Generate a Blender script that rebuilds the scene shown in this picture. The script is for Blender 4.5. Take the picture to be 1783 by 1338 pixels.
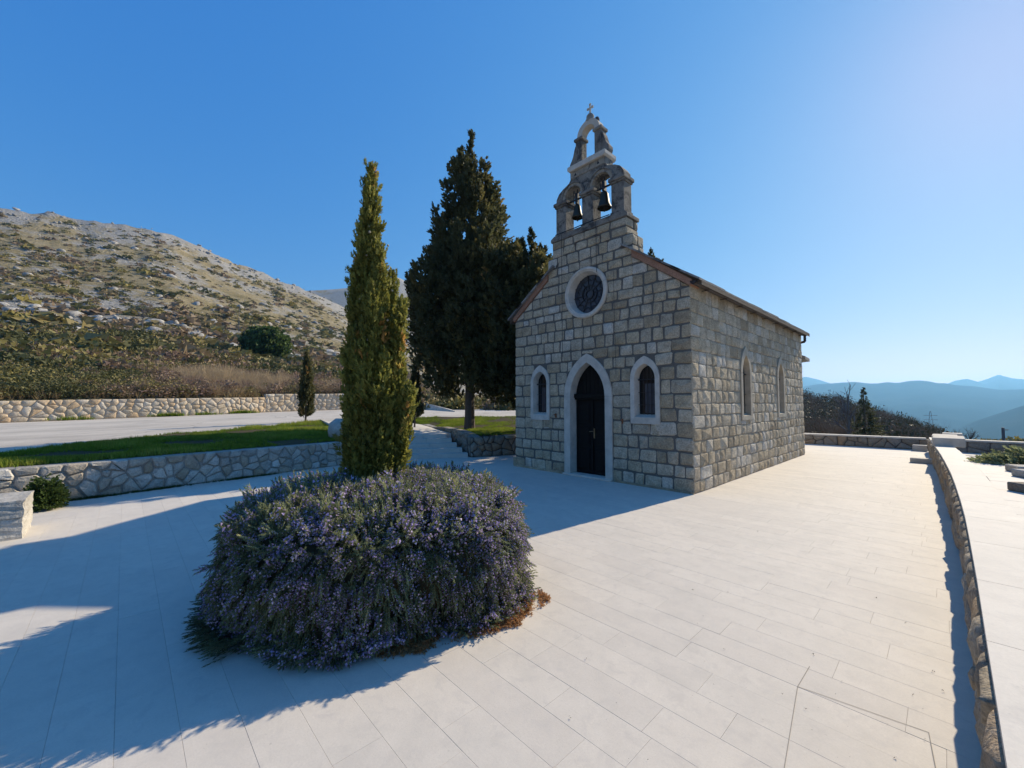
import bpy, bmesh, math, random
import numpy as np
from mathutils import Matrix, Vector

# ------------------------------------------------------------------ camera, world, sun, exposure
S = bpy.context.scene
COL = S.collection
for o in list(bpy.data.objects):
    bpy.data.objects.remove(o)
rng = np.random.default_rng(11)
random.seed(5)
R_ = math.radians

FPX, PITCH, YAW = 713.2, 0.047148, -0.81433          # fitted to the photograph (1783 px wide)
CAM = np.array([3.191, -7.558, 1.65])
FWD = np.array([math.sin(YAW) * math.cos(PITCH), math.cos(YAW) * math.cos(PITCH), math.sin(PITCH)])
RGT = np.array([math.cos(YAW), -math.sin(YAW), 0.0])
UPV = np.cross(RGT, FWD)
cam = bpy.data.objects.new('camera', bpy.data.cameras.new('camera'))
COL.objects.link(cam)
M = Matrix.Identity(4)
for i in range(3):
    M[i][0], M[i][1], M[i][2], M[i][3] = RGT[i], UPV[i], -FWD[i], CAM[i]
cam.matrix_world = M
cam.data.sensor_width = 36
cam.data.lens = FPX / 1783 * 36
cam.data.clip_start = 0.05
cam.data.clip_end = 60000
S.camera = cam

EXPO = 0.45
SUN_AZ, SUN_EL = R_(84.45), R_(31.3)                  # azimuth counted from +X towards +Y
SUND = np.array([math.cos(SUN_AZ) * math.cos(SUN_EL), math.sin(SUN_AZ) * math.cos(SUN_EL), math.sin(SUN_EL)])
world = bpy.data.worlds.new('World')
S.world = world
world.use_nodes = True
wn = world.node_tree
wn.nodes.clear()
sky = wn.nodes.new('ShaderNodeTexSky')
sky.sky_type = 'NISHITA'
sky.sun_disc = False
sky.sun_elevation = SUN_EL
sky.sun_rotation = math.pi / 2 - SUN_AZ
sky.altitude = 300
sky.air_density = 1.0
sky.dust_density = 0.2
sky.ozone_density = 7.0
bg = wn.nodes.new('ShaderNodeBackground')
bg.inputs[1].default_value = 0.10
wo = wn.nodes.new('ShaderNodeOutputWorld')
# the clear blue of this sky: one tone curve per channel, the same in every direction
sep = wn.nodes.new('ShaderNodeSeparateColor'); comb = wn.nodes.new('ShaderNodeCombineColor')
wn.links.new(sky.outputs[0], sep.inputs[0])
for ch_, gain, gam in ((0, 1.75, 1.25), (1, .875, .64), (2, .885, .27)):
    pw = wn.nodes.new('ShaderNodeMath'); pw.operation = 'POWER'; pw.inputs[1].default_value = gam
    ml = wn.nodes.new('ShaderNodeMath'); ml.operation = 'MULTIPLY'; ml.inputs[1].default_value = gain * 10 * .1 ** gam / 2 ** EXPO
    wn.links.new(sep.outputs[ch_], pw.inputs[0]); wn.links.new(pw.outputs[0], ml.inputs[0]); wn.links.new(ml.outputs[0], comb.inputs[ch_])
wn.links.new(comb.outputs[0], bg.inputs[0])
wn.links.new(bg.outputs[0], wo.inputs[0])

sun = bpy.data.objects.new('sun', bpy.data.lights.new('sun', 'SUN'))
COL.objects.link(sun)
sun.data.energy = 4.6
sun.data.angle = R_(0.53)
sun.data.color = (1.0, 0.87, 0.66)
sun.rotation_euler = Vector(SUND).to_track_quat('Z', 'Y').to_euler()
sun.location = (0, 0, 60)

S.view_settings.view_transform = 'Standard'
S.view_settings.look = 'None'
S.view_settings.exposure = EXPO
S.view_settings.gamma = 1
S.view_settings.use_curve_mapping = False
S.render.engine = 'CYCLES'
S.cycles.max_bounces = 6
S.cycles.diffuse_bounces = 5
S.cycles.volume_bounces = 1
S.cycles.use_denoising = True

# ------------------------------------------------------------------ photograph geometry helpers
def ray(x, y):
    d = FWD + (x - 891.5) / FPX * RGT - (y - 669) / FPX * UPV
    return d / np.linalg.norm(d)
def gz(x, y, z=0.0):
    d = ray(x, y); return CAM + d * (z - CAM[2]) / d[2]
def at_depth(x, y, D):
    d = ray(x, y); return CAM + d * D / (d @ FWD)
def project(P):
    q = np.asarray(P, float) - CAM
    w = np.maximum(q @ FWD, 1e-3)
    return np.stack([891.5 + FPX * (q @ RGT) / w, 669 - FPX * (q @ UPV) / w, q @ FWD], -1)

# ------------------------------------------------------------------ materials
MATS = {}
def new_mat(name):
    m = bpy.data.materials.new(name); m.use_nodes = True
    nt = m.node_tree; nt.nodes.clear()
    out = nt.nodes.new('ShaderNodeOutputMaterial')
    b = nt.nodes.new('ShaderNodeBsdfPrincipled')
    nt.links.new(b.outputs[0], out.inputs[0])
    MATS[name] = m
    return m, nt, b
def nd(nt, t, **kw):
    n = nt.nodes.new(t)
    for k, v in kw.items(): setattr(n, k, v)
    return n
def ramp(nt, src, stops):
    r = nd(nt, 'ShaderNodeValToRGB')
    els = r.color_ramp.elements
    while len(els) < len(stops): els.new(0.5)
    for e, (p, c) in zip(els, stops):
        e.position = p
        e.color = (*c, 1) if isinstance(c, tuple) else (c, c, c, 1)
    nt.links.new(src, r.inputs[0])
    return r.outputs[0]
def noise(nt, scale, detail=4, rough=0.55, vec=None, dist=0.0):
    n = nd(nt, 'ShaderNodeTexNoise')
    n.inputs['Scale'].default_value = scale; n.inputs['Detail'].default_value = detail
    n.inputs['Roughness'].default_value = rough; n.inputs['Distortion'].default_value = dist
    nt.links.new(vec if vec is not None else pos(nt), n.inputs['Vector'])
    return n.outputs['Fac']
def pos(nt):
    for n in nt.nodes:
        if n.bl_idname == 'ShaderNodeNewGeometry': return n.outputs['Position']
    return nd(nt, 'ShaderNodeNewGeometry').outputs['Position']
def math_(nt, op, a, b=None, clamp=False):
    n = nd(nt, 'ShaderNodeMath', operation=op, use_clamp=clamp)
    for i, v in enumerate((a, b)):
        if v is None: continue
        if isinstance(v, (int, float)): n.inputs[i].default_value = v
        else: nt.links.new(v, n.inputs[i])
    return n.outputs[0]
def mix(nt, fac, a, b, mode='MIX'):
    n = nd(nt, 'ShaderNodeMix', data_type='RGBA', blend_type=mode)
    for i, v in ((0, fac), (6, a), (7, b)):
        if isinstance(v, (int, float)): n.inputs[i].default_value = v
        elif isinstance(v, tuple): n.inputs[i].default_value = (*v, 1)
        else: nt.links.new(v, n.inputs[i])
    return n.outputs[2]
def piece_rnd(nt):
    """random per object (separate pieces) plus the 'rnd' attribute (joined pieces), in 0..1"""
    oi = nd(nt, 'ShaderNodeObjectInfo')
    at = nd(nt, 'ShaderNodeAttribute', attribute_name='rnd')
    return math_(nt, 'FRACT', math_(nt, 'ADD', oi.outputs['Random'], at.outputs['Fac']))
def attr(nt, name='rnd'):
    return nd(nt, 'ShaderNodeAttribute', attribute_name=name).outputs['Fac']
def bump(nt, b, h, strength=0.3, distance=0.02):
    n = nd(nt, 'ShaderNodeBump')
    n.inputs['Strength'].default_value = strength; n.inputs['Distance'].default_value = distance
    nt.links.new(h, n.inputs['Height']); nt.links.new(n.outputs[0], b.inputs['Normal'])
def stone_mat(name, stops, speck=60, speck_amt=0.35, bump_s=0.5, bump_d=0.02, rough=0.9, stain=None, bscale=25, patchy=.22):
    m, nt, b = new_mat(name)
    c = ramp(nt, piece_rnd(nt), stops)
    sp = ramp(nt, noise(nt, speck, 3, 0.7), [(0.3, 1 - speck_amt), (0.7, 1 + speck_amt * 0.4)])
    c = mix(nt, 1.0, c, sp, 'MULTIPLY')
    lf = ramp(nt, noise(nt, 5, 4, 0.6), [(0.3, 1 - patchy), (0.7, 1 + patchy * .45)])
    c = mix(nt, 1.0, c, lf, 'MULTIPLY')
    if stain:
        col, lo, hi, sc = stain
        f = ramp(nt, noise(nt, sc, 6, 0.7, dist=0.6), [(lo, 0.0), (hi, 1.0)])
        c = mix(nt, f, c, col)
    if name == 'paving_stone':       # sparse dark specks and worn greyish scuffs
        c = mix(nt, ramp(nt, noise(nt, 38, 2, .5), [(.72, 0.0), (.78, .4)]), c, (.34, .31, .26))
        c = mix(nt, ramp(nt, noise(nt, 1.3, 6, .75), [(.47, 0.0), (.70, .40)]), c, (.475, .44, .385))
        c = mix(nt, ramp(nt, noise(nt, 4.5, 7, .8, dist=.8), [(.55, 0.0), (.72, .3)]), c, (.44, .41, .36))
    nt.links.new(c, b.inputs['Base Color']); b.inputs['Roughness'].default_value = rough
    b.inputs['Specular IOR Level'].default_value = 0.25
    h = noise(nt, bscale, 5, 0.65)
    bump(nt, b, h, bump_s, bump_d)
    return m
def plain(name, col, rough=0.6, metal=0.0, var=0.15, scale=8, spec=0.4, bump_s=0.0):
    m, nt, b = new_mat(name)
    f = noise(nt, scale, 5, 0.6)
    c = mix(nt, f, tuple(x * (1 - var) for x in col), tuple(min(1, x * (1 + var)) for x in col))
    nt.links.new(c, b.inputs['Base Color'])
    b.inputs['Roughness'].default_value = rough; b.inputs['Metallic'].default_value = metal
    b.inputs['Specular IOR Level'].default_value = spec
    if bump_s: bump(nt, b, noise(nt, scale * 6, 5, 0.6), bump_s, 0.01)
    return m
def leaf_mat(name, stops, trans=0.25, rough=0.6):
    m, nt, b = new_mat(name)
    c = ramp(nt, attr(nt), stops)
    c = mix(nt, 1.0, c, ramp(nt, noise(nt, 2.2, 3), [(0.3, 0.75), (0.7, 1.2)]), 'MULTIPLY')
    nt.links.new(c, b.inputs['Base Color'])
    b.inputs['Roughness'].default_value = rough
    b.inputs['Specular IOR Level'].default_value = 0.25
    tr = nd(nt, 'ShaderNodeBsdfTranslucent'); nt.links.new(c, tr.inputs[0])
    ms = nd(nt, 'ShaderNodeMixShader'); ms.inputs[0].default_value = trans
    out = [n for n in nt.nodes if n.bl_idname == 'ShaderNodeOutputMaterial'][0]
    nt.links.new(b.outputs[0], ms.inputs[1]); nt.links.new(tr.outputs[0], ms.inputs[2])
    nt.links.new(ms.outputs[0], out.inputs[0])
    return m

stone_mat('facade_stone', [(0.0, (.46, .36, .235)), (0.3, (.61, .495, .335)), (0.55, (.56, .47, .345)), (0.8, (.68, .565, .40)), (1.0, (.70, .635, .53))],
          speck=42, speck_amt=0.45, patchy=.30, bump_s=1.0, bump_d=0.03, bscale=28, stain=((.26, .225, .18), .60, .80, 7))
stone_mat('tan_dressed_stone', [(0.0, (.50, .42, .31)), (1.0, (.54, .46, .34))], speck=120, speck_amt=.2, bump_s=.3, bump_d=.006, bscale=90)
stone_mat('mortar', [(0.0, (.16, .145, .125)), (1.0, (.175, .16, .14))], speck=90, speck_amt=.3, bump_s=.6, bump_d=.01, bscale=60)
stone_mat('dressed_stone', [(0.0, (.60, .54, .45)), (1.0, (.66, .60, .51))], speck=120, speck_amt=.15, bump_s=.25, bump_d=.006, bscale=90,
          stain=((.40, .36, .31), .60, .85, 3))
stone_mat('weathered_stone', [(0.0, (.26, .235, .20)), (1.0, (.33, .30, .25))], speck=60, speck_amt=.4, bump_s=.7, bump_d=.015, bscale=40,
          stain=((.075, .07, .066), .46, .60, 4.5))
stone_mat('pale_weathered_stone', [(0.0, (.36, .32, .26)), (1.0, (.42, .38, .31))], speck=60, speck_amt=.3, bump_s=.4, bump_d=.01, bscale=40,
          stain=((.11, .10, .09), .50, .66, 6))
stone_mat('rubble_stone', [(0.0, (.38, .35, .30)), (.35, (.60, .56, .49)), (.6, (.50, .45, .37)), (.75, (.42, .33, .23)), (1.0, (.68, .64, .57))],
          speck=50, speck_amt=.3, bump_s=.8, bump_d=.02, bscale=22, stain=((.20, .19, .18), .56, .68, 3.2))
stone_mat('cream_rubble', [(0.0, (.56, .46, .33)), (.3, (.68, .56, .41)), (.6, (.60, .43, .26)), (.8, (.70, .61, .48)), (1.0, (.52, .43, .33))],
          speck=20, speck_amt=.25, bump_s=.7, bump_d=.03, bscale=10)
stone_mat('brown_rubble', [(0.0, (.27, .215, .155)), (.35, (.36, .30, .22)), (.7, (.31, .27, .22)), (.92, (.40, .28, .17)), (1.0, (.44, .39, .31))],
          speck=40, speck_amt=.4, bump_s=.9, bump_d=.03, bscale=18)
stone_mat('sandy_mortar', [(0.0, (.33, .275, .205)), (1.0, (.36, .30, .225))], speck=90, speck_amt=.3, bump_s=.6, bump_d=.01, bscale=60)
stone_mat('wall_mortar', [(0.0, (.34, .31, .27)), (1.0, (.38, .35, .30))], speck=50, speck_amt=.3, bump_s=.5, bump_d=.01, bscale=40)
stone_mat('cream_mortar', [(0.0, (.54, .46, .36)), (1.0, (.58, .50, .39))], speck=30, speck_amt=.25, bump_s=.5, bump_d=.01, bscale=30)
stone_mat('brown_mortar', [(0.0, (.12, .10, .08)), (1.0, (.15, .12, .10))], speck=50, speck_amt=.3, bump_s=.5, bump_d=.01, bscale=40)
stone_mat('paving_stone', [(0.0, (.615, .555, .475)), (.5, (.64, .58, .495)), (1.0, (.66, .595, .505))], speck=90, speck_amt=.07, bump_s=.15, bump_d=.004, patchy=.05,
          bscale=120, rough=.75, stain=((.555, .505, .44), .50, .70, 9))
stone_mat('paving_bed', [(0.0, (.44, .40, .34)), (1.0, (.48, .43, .37))], speck=60, speck_amt=.3)
stone_mat('roof_slab', [(0.0, (.22, .21, .2)), (1.0, (.36, .34, .31))], speck=30, speck_amt=.4, bump_s=.6)
stone_mat('hill_rock', [(0.0, (.34, .315, .28)), (1.0, (.50, .47, .42))], speck=1.5, speck_amt=.4, bump_s=.8, bump_d=.3, bscale=1.2)
stone_mat('terracotta', [(0.0, (.36, .19, .12)), (1.0, (.42, .23, .15))], speck=40, speck_amt=.3, bump_s=.3, stain=((.22, .15, .11), .55, .8, 5))
plain('black_wood', (.007, .0065, .0065), rough=.6, var=.3, scale=20, spec=.15)
plain('brass', (.22, .17, .10), rough=.5, metal=.8)
plain('iron', (.03, .03, .033), rough=.6, metal=.3)
plain('bronze', (.06, .055, .04), rough=.5, metal=.8)
plain('gutter_metal', (.045, .032, .028), rough=.45, metal=.4)
plain('flashing_metal', (.75, .75, .75), rough=.4, metal=.3)
plain('rust', (.22, .09, .04), rough=.9)
plain('window_glass', (.008, .009, .012), rough=.12, var=.1, spec=.25)
plain('curtain_glass', (.05, .058, .075), rough=.25, var=.35, scale=9, spec=.3)
plain('bark', (.11, .085, .065), rough=.95, var=.4, scale=14, bump_s=.8)
plain('grey_bark', (.15, .13, .12), rough=.95, var=.3, scale=10)
plain('pole_metal', (.10, .10, .12), rough=.6)
def road_mat():
    m, nt, b = new_mat('road_concrete')
    mp = nd(nt, 'ShaderNodeMapping'); mp.inputs['Scale'].default_value = (1.6, .16, 1); mp.inputs['Rotation'].default_value = (0, 0, -.12)
    nt.links.new(pos(nt), mp.inputs[0])
    c = ramp(nt, noise(nt, 1.0, 5, .6, mp.outputs[0]), [(.3, (.46, .41, .345)), (.5, (.55, .49, .41)), (.7, (.60, .54, .455))])
    c = mix(nt, 1.0, c, ramp(nt, noise(nt, .5, 5, .65), [(.32, .80), (.55, 1.0), (.7, 1.06)]), 'MULTIPLY')
    c = mix(nt, 1.0, c, ramp(nt, noise(nt, 30, 3, .7), [(.3, .88), (.7, 1.06)]), 'MULTIPLY')
    cr = nd(nt, 'ShaderNodeTexVoronoi', feature='DISTANCE_TO_EDGE'); cr.inputs['Scale'].default_value = .22
    wv = nd(nt, 'ShaderNodeVectorMath', operation='ADD'); nz_ = nd(nt, 'ShaderNodeTexNoise'); nz_.inputs['Scale'].default_value = .8
    nt.links.new(pos(nt), nz_.inputs['Vector']); nt.links.new(pos(nt), wv.inputs[0]); nt.links.new(nz_.outputs['Color'], wv.inputs[1]); nt.links.new(wv.outputs[0], cr.inputs['Vector'])
    c = mix(nt, ramp(nt, cr.outputs['Distance'], [(.003, .55), (.008, 0.0)]), c, (.20, .18, .15))
    nt.links.new(c, b.inputs['Base Color']); b.inputs['Roughness'].default_value = .92; b.inputs['Specular IOR Level'].default_value = .2
    bump(nt, b, noise(nt, 40, 4, .7), .3, .01)
road_mat()
plain('dark_soil', (.075, .06, .035), rough=1, var=.3, scale=3, spec=.1)
plain('white_paint', (.8, .8, .8), rough=.5)
plain('red_paint', (.55, .03, .03), rough=.5)
plain('saw_cut', (.30, .27, .23), rough=1)
leaf_mat('rosemary_leaf', [(0, (.075, .085, .045)), (.5, (.19, .215, .105)), (.8, (.36, .385, .20)), (1, (.56, .52, .24))], trans=.4)
leaf_mat('rosemary_flower', [(0, (.42, .31, .56)), (.6, (.57, .45, .70)), (1, (.76, .67, .82))], trans=.4)
leaf_mat('dead_needles', [(0, (.34, .16, .06)), (1, (.60, .34, .15))], trans=.4)
leaf_mat('cypress_leaf', [(0, (.075, .085, .022)), (.45, (.20, .205, .045)), (.75, (.36, .335, .075)), (.9, (.50, .42, .11)), (1, (.50, .28, .08))], trans=.5)
leaf_mat('dark_cypress_leaf', [(0, (.06, .07, .034)), (.6, (.11, .11, .045)), (.88, (.24, .19, .06)), (1, (.42, .25, .085))], trans=.45)
leaf_mat('cone_brown', [(0, (.30, .25, .16)), (1, (.50, .44, .34))], trans=0)
leaf_mat('grass_blade', [(0, (.11, .16, .015)), (.6, (.20, .28, .025)), (1, (.32, .33, .06))], trans=.5)
leaf_mat('scrub_leaf', [(0, (.08, .085, .03)), (.15, (.16, .145, .055)), (.3, (.26, .215, .06)), (.42, (.24, .18, .10)), (.66, (.24, .155, .115)), (.85, (.30, .21, .15)), (1, (.44, .33, .19))], trans=.25)
leaf_mat('dry_grass', [(0, (.26, .18, .09)), (1, (.42, .32, .17))], trans=.3)
leaf_mat('broadleaf', [(0, (.05, .08, .02)), (1, (.13, .19, .045))], trans=.35)
leaf_mat('wood_leaf', [(0, (.04, .045, .022)), (.5, (.10, .075, .055)), (1, (.16, .115, .085))], trans=.15)

def hillside_mat():
    m, nt, b = new_mat('hillside_ground')
    g = ramp(nt, noise(nt, .06, 6, .65), [(.3, (.21, .17, .075)), (.5, (.32, .255, .135)), (.7, (.40, .32, .185))])
    g = mix(nt, 1.0, g, ramp(nt, noise(nt, .8, 5, .7), [(.3, .6), (.7, 1.25)]), 'MULTIPLY')
    rock = ramp(nt, noise(nt, 1.1, 5, .7), [(.3, (.22, .205, .18)), (.6, (.42, .395, .35)), (.8, (.52, .49, .44))])
    f = math_(nt, 'ADD', noise(nt, .035, 5, .6), math_(nt, 'MULTIPLY', noise(nt, .35, 6, .75), .55))
    at = attr(nt, 'rocky')
    f = ramp(nt, math_(nt, 'ADD', f, math_(nt, 'MULTIPLY', at, .20)), [(.78, 0.0), (.90, 1.0)])
    c = mix(nt, f, g, rock)
    veg = ramp(nt, noise(nt, .45, 6, .75), [(.55, 0.0), (.65, 1.0)])
    c = mix(nt, math_(nt, 'MULTIPLY', veg, .75), c, (.13, .115, .045))
    nt.links.new(c, b.inputs['Base Color']); b.inputs['Roughness'].default_value = 1
    b.inputs['Specular IOR Level'].default_value = .1
    bump(nt, b, noise(nt, .7, 7, .7), 1.0, 1.2)
hillside_mat()
def mountain_mat():
    m, nt, b = new_mat('mountain_forest')
    c = ramp(nt, noise(nt, .004, 6, .7), [(.3, (.018, .022, .016)), (.6, (.035, .036, .026)), (.8, (.06, .055, .045))])
    nt.links.new(c, b.inputs['Base Color']); b.inputs['Roughness'].default_value = 1
    b.inputs['Specular IOR Level'].default_value = 0
mountain_mat()

# ------------------------------------------------------------------ object helpers
def tag(o, label=None, cat=None, group=None, kind=None):
    if label: o['label'] = label
    if cat: o['category'] = cat
    if group: o['group'] = group
    if kind: o['kind'] = kind
    return o
def empty(name, loc, label=None, cat=None, group=None, kind=None):
    o = bpy.data.objects.new(name, None); COL.objects.link(o); o.location = tuple(loc)
    o.empty_display_size = .2
    return tag(o, label, cat, group, kind)
def link(name, me, parent=None, origin=None):
    """origin: world position of the object; the mesh is local to it. Parents only ever translate."""
    o = bpy.data.objects.new(name, me); COL.objects.link(o)
    if parent is not None: o.parent = parent
    if origin is not None:
        off = Vector((0, 0, 0)); p = parent
        while p is not None: off += p.location; p = p.parent
        o.location = Vector(tuple(origin)) - off
    return o
def mesh(name, V, F, mat, parent=None, origin=(0, 0, 0), smooth=False, attrs=None):
    """V in world coordinates; stored relative to origin"""
    V = np.asarray(V, np.float32) - np.asarray(origin, np.float32)
    me = bpy.data.meshes.new(name)
    if isinstance(F, np.ndarray):
        nf, k = F.shape
        me.vertices.add(len(V)); me.vertices.foreach_set('co', V.ravel())
        me.loops.add(nf * k); me.loops.foreach_set('vertex_index', F.astype(np.int32).ravel())
        me.polygons.add(nf); me.polygons.foreach_set('loop_start', np.arange(0, nf * k, k, dtype=np.int32))
        me.update(calc_edges=True)
    else:
        me.from_pydata(V.tolist(), [], F); me.update()
    if smooth: me.polygons.foreach_set('use_smooth', np.ones(len(me.polygons), bool))
    for k, a in (attrs or {}).items():
        at = me.attributes.new(k, 'FLOAT', 'POINT'); at.data.foreach_set('value', np.asarray(a, np.float32))
    for mm in (mat if isinstance(mat, (list, tuple)) else [mat]): me.materials.append(MATS[mm])
    return link(name, me, parent, origin)

class MB:
    """collects simple solids into one mesh"""
    def __init__(s): s.V, s.F = [], []
    def add(s, V, F):
        n = len(s.V); s.V += [tuple(map(float, v)) for v in V]; s.F += [[i + n for i in f] for f in F]; return s
    def box(s, x0, x1, y0, y1, z0, z1):
        V = [(x, y, z) for z in (z0, z1) for y in (y0, y1) for x in (x0, x1)]
        return s.add(V, [(0, 2, 3, 1), (4, 5, 7, 6), (0, 1, 5, 4), (2, 6, 7, 3), (0, 4, 6, 2), (1, 3, 7, 5)])
    def obox(s, c, ax, hx, hy, z0, z1):
        a = np.array([math.cos(ax), math.sin(ax)]); b = np.array([-a[1], a[0]])
        V = [(*(np.array(c[:2]) + a * sx * hx + b * sy * hy), z) for z in (z0, z1) for sy in (-1, 1) for sx in (-1, 1)]
        return s.add(V, [(0, 2, 3, 1), (4, 5, 7, 6), (0, 1, 5, 4), (2, 6, 7, 3), (0, 4, 6, 2), (1, 3, 7, 5)])
    def bar(s, a, b, r0, r1=None, n=6):
        a, b = np.array(a, float), np.array(b, float); r1 = r0 if r1 is None else r1
        d = (b - a) / max(1e-9, np.linalg.norm(b - a))
        u = np.cross(d, [0, 0, 1.0] if abs(d[2]) < .9 else [1.0, 0, 0]); u /= np.linalg.norm(u); v = np.cross(d, u)
        V = [a + r0 * (math.cos(t) * u + math.sin(t) * v) for t in np.arange(n) * 2 * math.pi / n] + \
            [b + r1 * (math.cos(t) * u + math.sin(t) * v) for t in np.arange(n) * 2 * math.pi / n]
        F = [(i, (i + 1) % n, n + (i + 1) % n, n + i) for i in range(n)] + [tuple(range(n - 1, -1, -1)), tuple(range(n, 2 * n))]
        return s.add(V, F)
    def tube(s, pts, radii, n=7):
        for i in range(len(pts) - 1): s.bar(pts[i], pts[i + 1], radii[i], radii[i + 1], n)
        return s
    def lathe(s, c, prof, n=20):
        V, F = [], []
        for r, z in prof:
            V += [(c[0] + r * math.cos(t), c[1] + r * math.sin(t), c[2] + z) for t in np.arange(n) * 2 * math.pi / n]
        for k in range(len(prof) - 1):
            F += [(k * n + i, k * n + (i + 1) % n, (k + 1) * n + (i + 1) % n, (k + 1) * n + i) for i in range(n)]
        return s.add(V, F)
    def prism(s, poly, y0, y1):
        """polygon in (x, z), extruded along y (front y0 towards the viewer)"""
        n = len(poly)
        V = [(x, y0, z) for x, z in poly] + [(x, y1, z) for x, z in poly]
        F = [tuple(range(n)), tuple(range(2 * n - 1, n - 1, -1))] + [((i + 1) % n, i, n + i, n + (i + 1) % n) for i in range(n)]
        return s.add(V, F)
    def build(s, name, mat, parent=None, origin=None, smooth=False, bevel=0):
        V = np.array(s.V)
        if origin is None: origin = (V.min(0) + V.max(0)) / 2
        me = bpy.data.meshes.new(name)
        bm = bmesh.new()
        vs = [bm.verts.new(tuple(v - np.array(origin))) for v in V]
        for f in s.F:
            try: bm.faces.new([vs[i] for i in f])
            except ValueError: pass
        bmesh.ops.recalc_face_normals(bm, faces=bm.faces)
        if bevel: bmesh.ops.bevel(bm, geom=bm.edges[:], offset=bevel, segments=1, affect='EDGES', clamp_overlap=True)
        bm.to_mesh(me); bm.free()
        if smooth: me.polygons.foreach_set('use_smooth', np.ones(len(me.polygons), bool))
        me.materials.append(MATS[mat])
        return link(name, me, parent, origin)

def clip(poly, a, b, c):
    """keep a*x + b*y <= c"""
    out = []
    for i in range(len(poly)):
        p, q = poly[i], poly[(i + 1) % len(poly)]
        dp, dq = a * p[0] + b * p[1] - c, a * q[0] + b * q[1] - c
        if dp <= 0: out.append(p)
        if (dp < 0 < dq) or (dq < 0 < dp):
            t = dp / (dp - dq); out.append((p[0] + t * (q[0] - p[0]), p[1] + t * (q[1] - p[1])))
    return out
def area(p): return .5 * sum(p[i][0] * p[(i + 1) % len(p)][1] - p[(i + 1) % len(p)][0] * p[i][1] for i in range(len(p)))
def shrink(poly, g):
    P = np.array(poly); c = P.mean(0); d = P - c; r = np.linalg.norm(d, axis=1, keepdims=True)
    return (c + d * np.maximum(.3, 1 - g * 1.3 / np.maximum(r, 1e-4))).tolist()
def cut_corners(poly, t):
    out = []
    n = len(poly)
    for i in range(n):
        p, a, b = np.array(poly[i]), np.array(poly[i - 1]), np.array(poly[(i + 1) % n])
        out += [tuple(p + (a - p) * t), tuple(p + (b - p) * t)]
    return out
def stone_geo(poly, back, proud, dome, rough, inner=.78, corner=.2):
    """domed stone in (u, v, n): polygon face with sides going back; returns verts (local to its centre), faces, centre"""
    P = cut_corners(poly, corner) if corner else poly
    if area(P) < 0: P = P[::-1]
    P = np.array(P); c = P.mean(0); n = len(P)
    d = P - c
    d = d * (1 + rng.normal(0, .02, (n, 1)))
    V = [(x, y, -back) for x, y in d] + [(x, y, proud * .25) for x, y in d]
    V += [(x * inner, y * inner, proud + rng.normal(0, rough)) for x, y in d]
    V += [(rng.normal(0, .1) * abs(d[:, 0]).max(), 0, proud + dome + rng.normal(0, rough))]
    F = []
    for i in range(n):
        j = (i + 1) % n
        F += [(i, j, n + j, n + i), (n + i, n + j, 2 * n + j, 2 * n + i), (2 * n + i, 2 * n + j, 3 * n)]
    return np.array(V), F, c
def place(V, o, u, v, nrm):
    return np.asarray(o) + V[:, :1] * np.asarray(u) + V[:, 1:2] * np.asarray(v) + V[:, 2:3] * np.asarray(nrm)
class Pieces:
    """many pieces of one kind: the largest in the picture become objects of their own, the rest one stuff part"""
    def __init__(s): s.items = []
    def add(s, V, F):
        P = project(V); ok = P[:, 2] > .1
        size = 0
        if ok.all():
            x0, x1 = np.clip(P[:, 0], -30, 1813).min(), np.clip(P[:, 0], -30, 1813).max()
            y0, y1 = np.clip(P[:, 1], -30, 1368).min(), np.clip(P[:, 1], -30, 1368).max()
            size = (x1 - x0) * (y1 - y0)
        s.items.append((size, np.asarray(V), F))
    def build(s, name, rest, mat, parent, limit=300, smooth=False):
        s.items.sort(key=lambda t: -t[0])
        for size, V, F in s.items[:limit]:
            c = V.mean(0)
            mesh(name, V, F, mat, parent, c, smooth)
        left = s.items[limit:]
        if left:
            VV, FF, A, n = [], [], [], 0
            for size, V, F in left:
                VV.append(V); FF += [[i + n for i in f] for f in F]; n += len(V); A += [rng.random()] * len(V)
            VV = np.concatenate(VV)
            o = mesh(rest, VV, FF, mat, parent, VV.mean(0), smooth, {'rnd': A})
            o['kind'] = 'stuff'
def instances(tmpl, P, R, sc, rnd):
    """tmpl: (V, tris). P (N,3), R (N,3,3) columns = axes, sc (N,) or (N,3)"""
    tv, tf = tmpl
    N, nv = len(P), len(tv)
    sc = np.asarray(sc)
    if sc.ndim == 1: sc = np.repeat(sc[:, None], 3, 1)
    V = np.einsum('nij,nkj->nki', R, tv[None] * sc[:, None, :]) + P[:, None, :]
    F = (tf[None] + (np.arange(N) * nv)[:, None, None]).reshape(-1, 3)
    return V.reshape(-1, 3), F, np.repeat(rnd, nv)
def frames(D, spin=None):
    """rotation matrices whose z axis is D (N,3)"""
    D = D / np.linalg.norm(D, axis=1, keepdims=True)
    N = len(D)
    h = rng.normal(size=(N, 3)); u = np.cross(h, D); u /= np.linalg.norm(u, axis=1, keepdims=True) + 1e-9
    v = np.cross(D, u)
    return np.stack([u, v, D], 2)
def merge(parts):
    VV, FF, AA, n = [], [], [], 0
    for V, F, A in parts:
        VV.append(V); FF.append(F + n); AA.append(A); n += len(V)
    return np.concatenate(VV), np.concatenate(FF), np.concatenate(AA)

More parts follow.
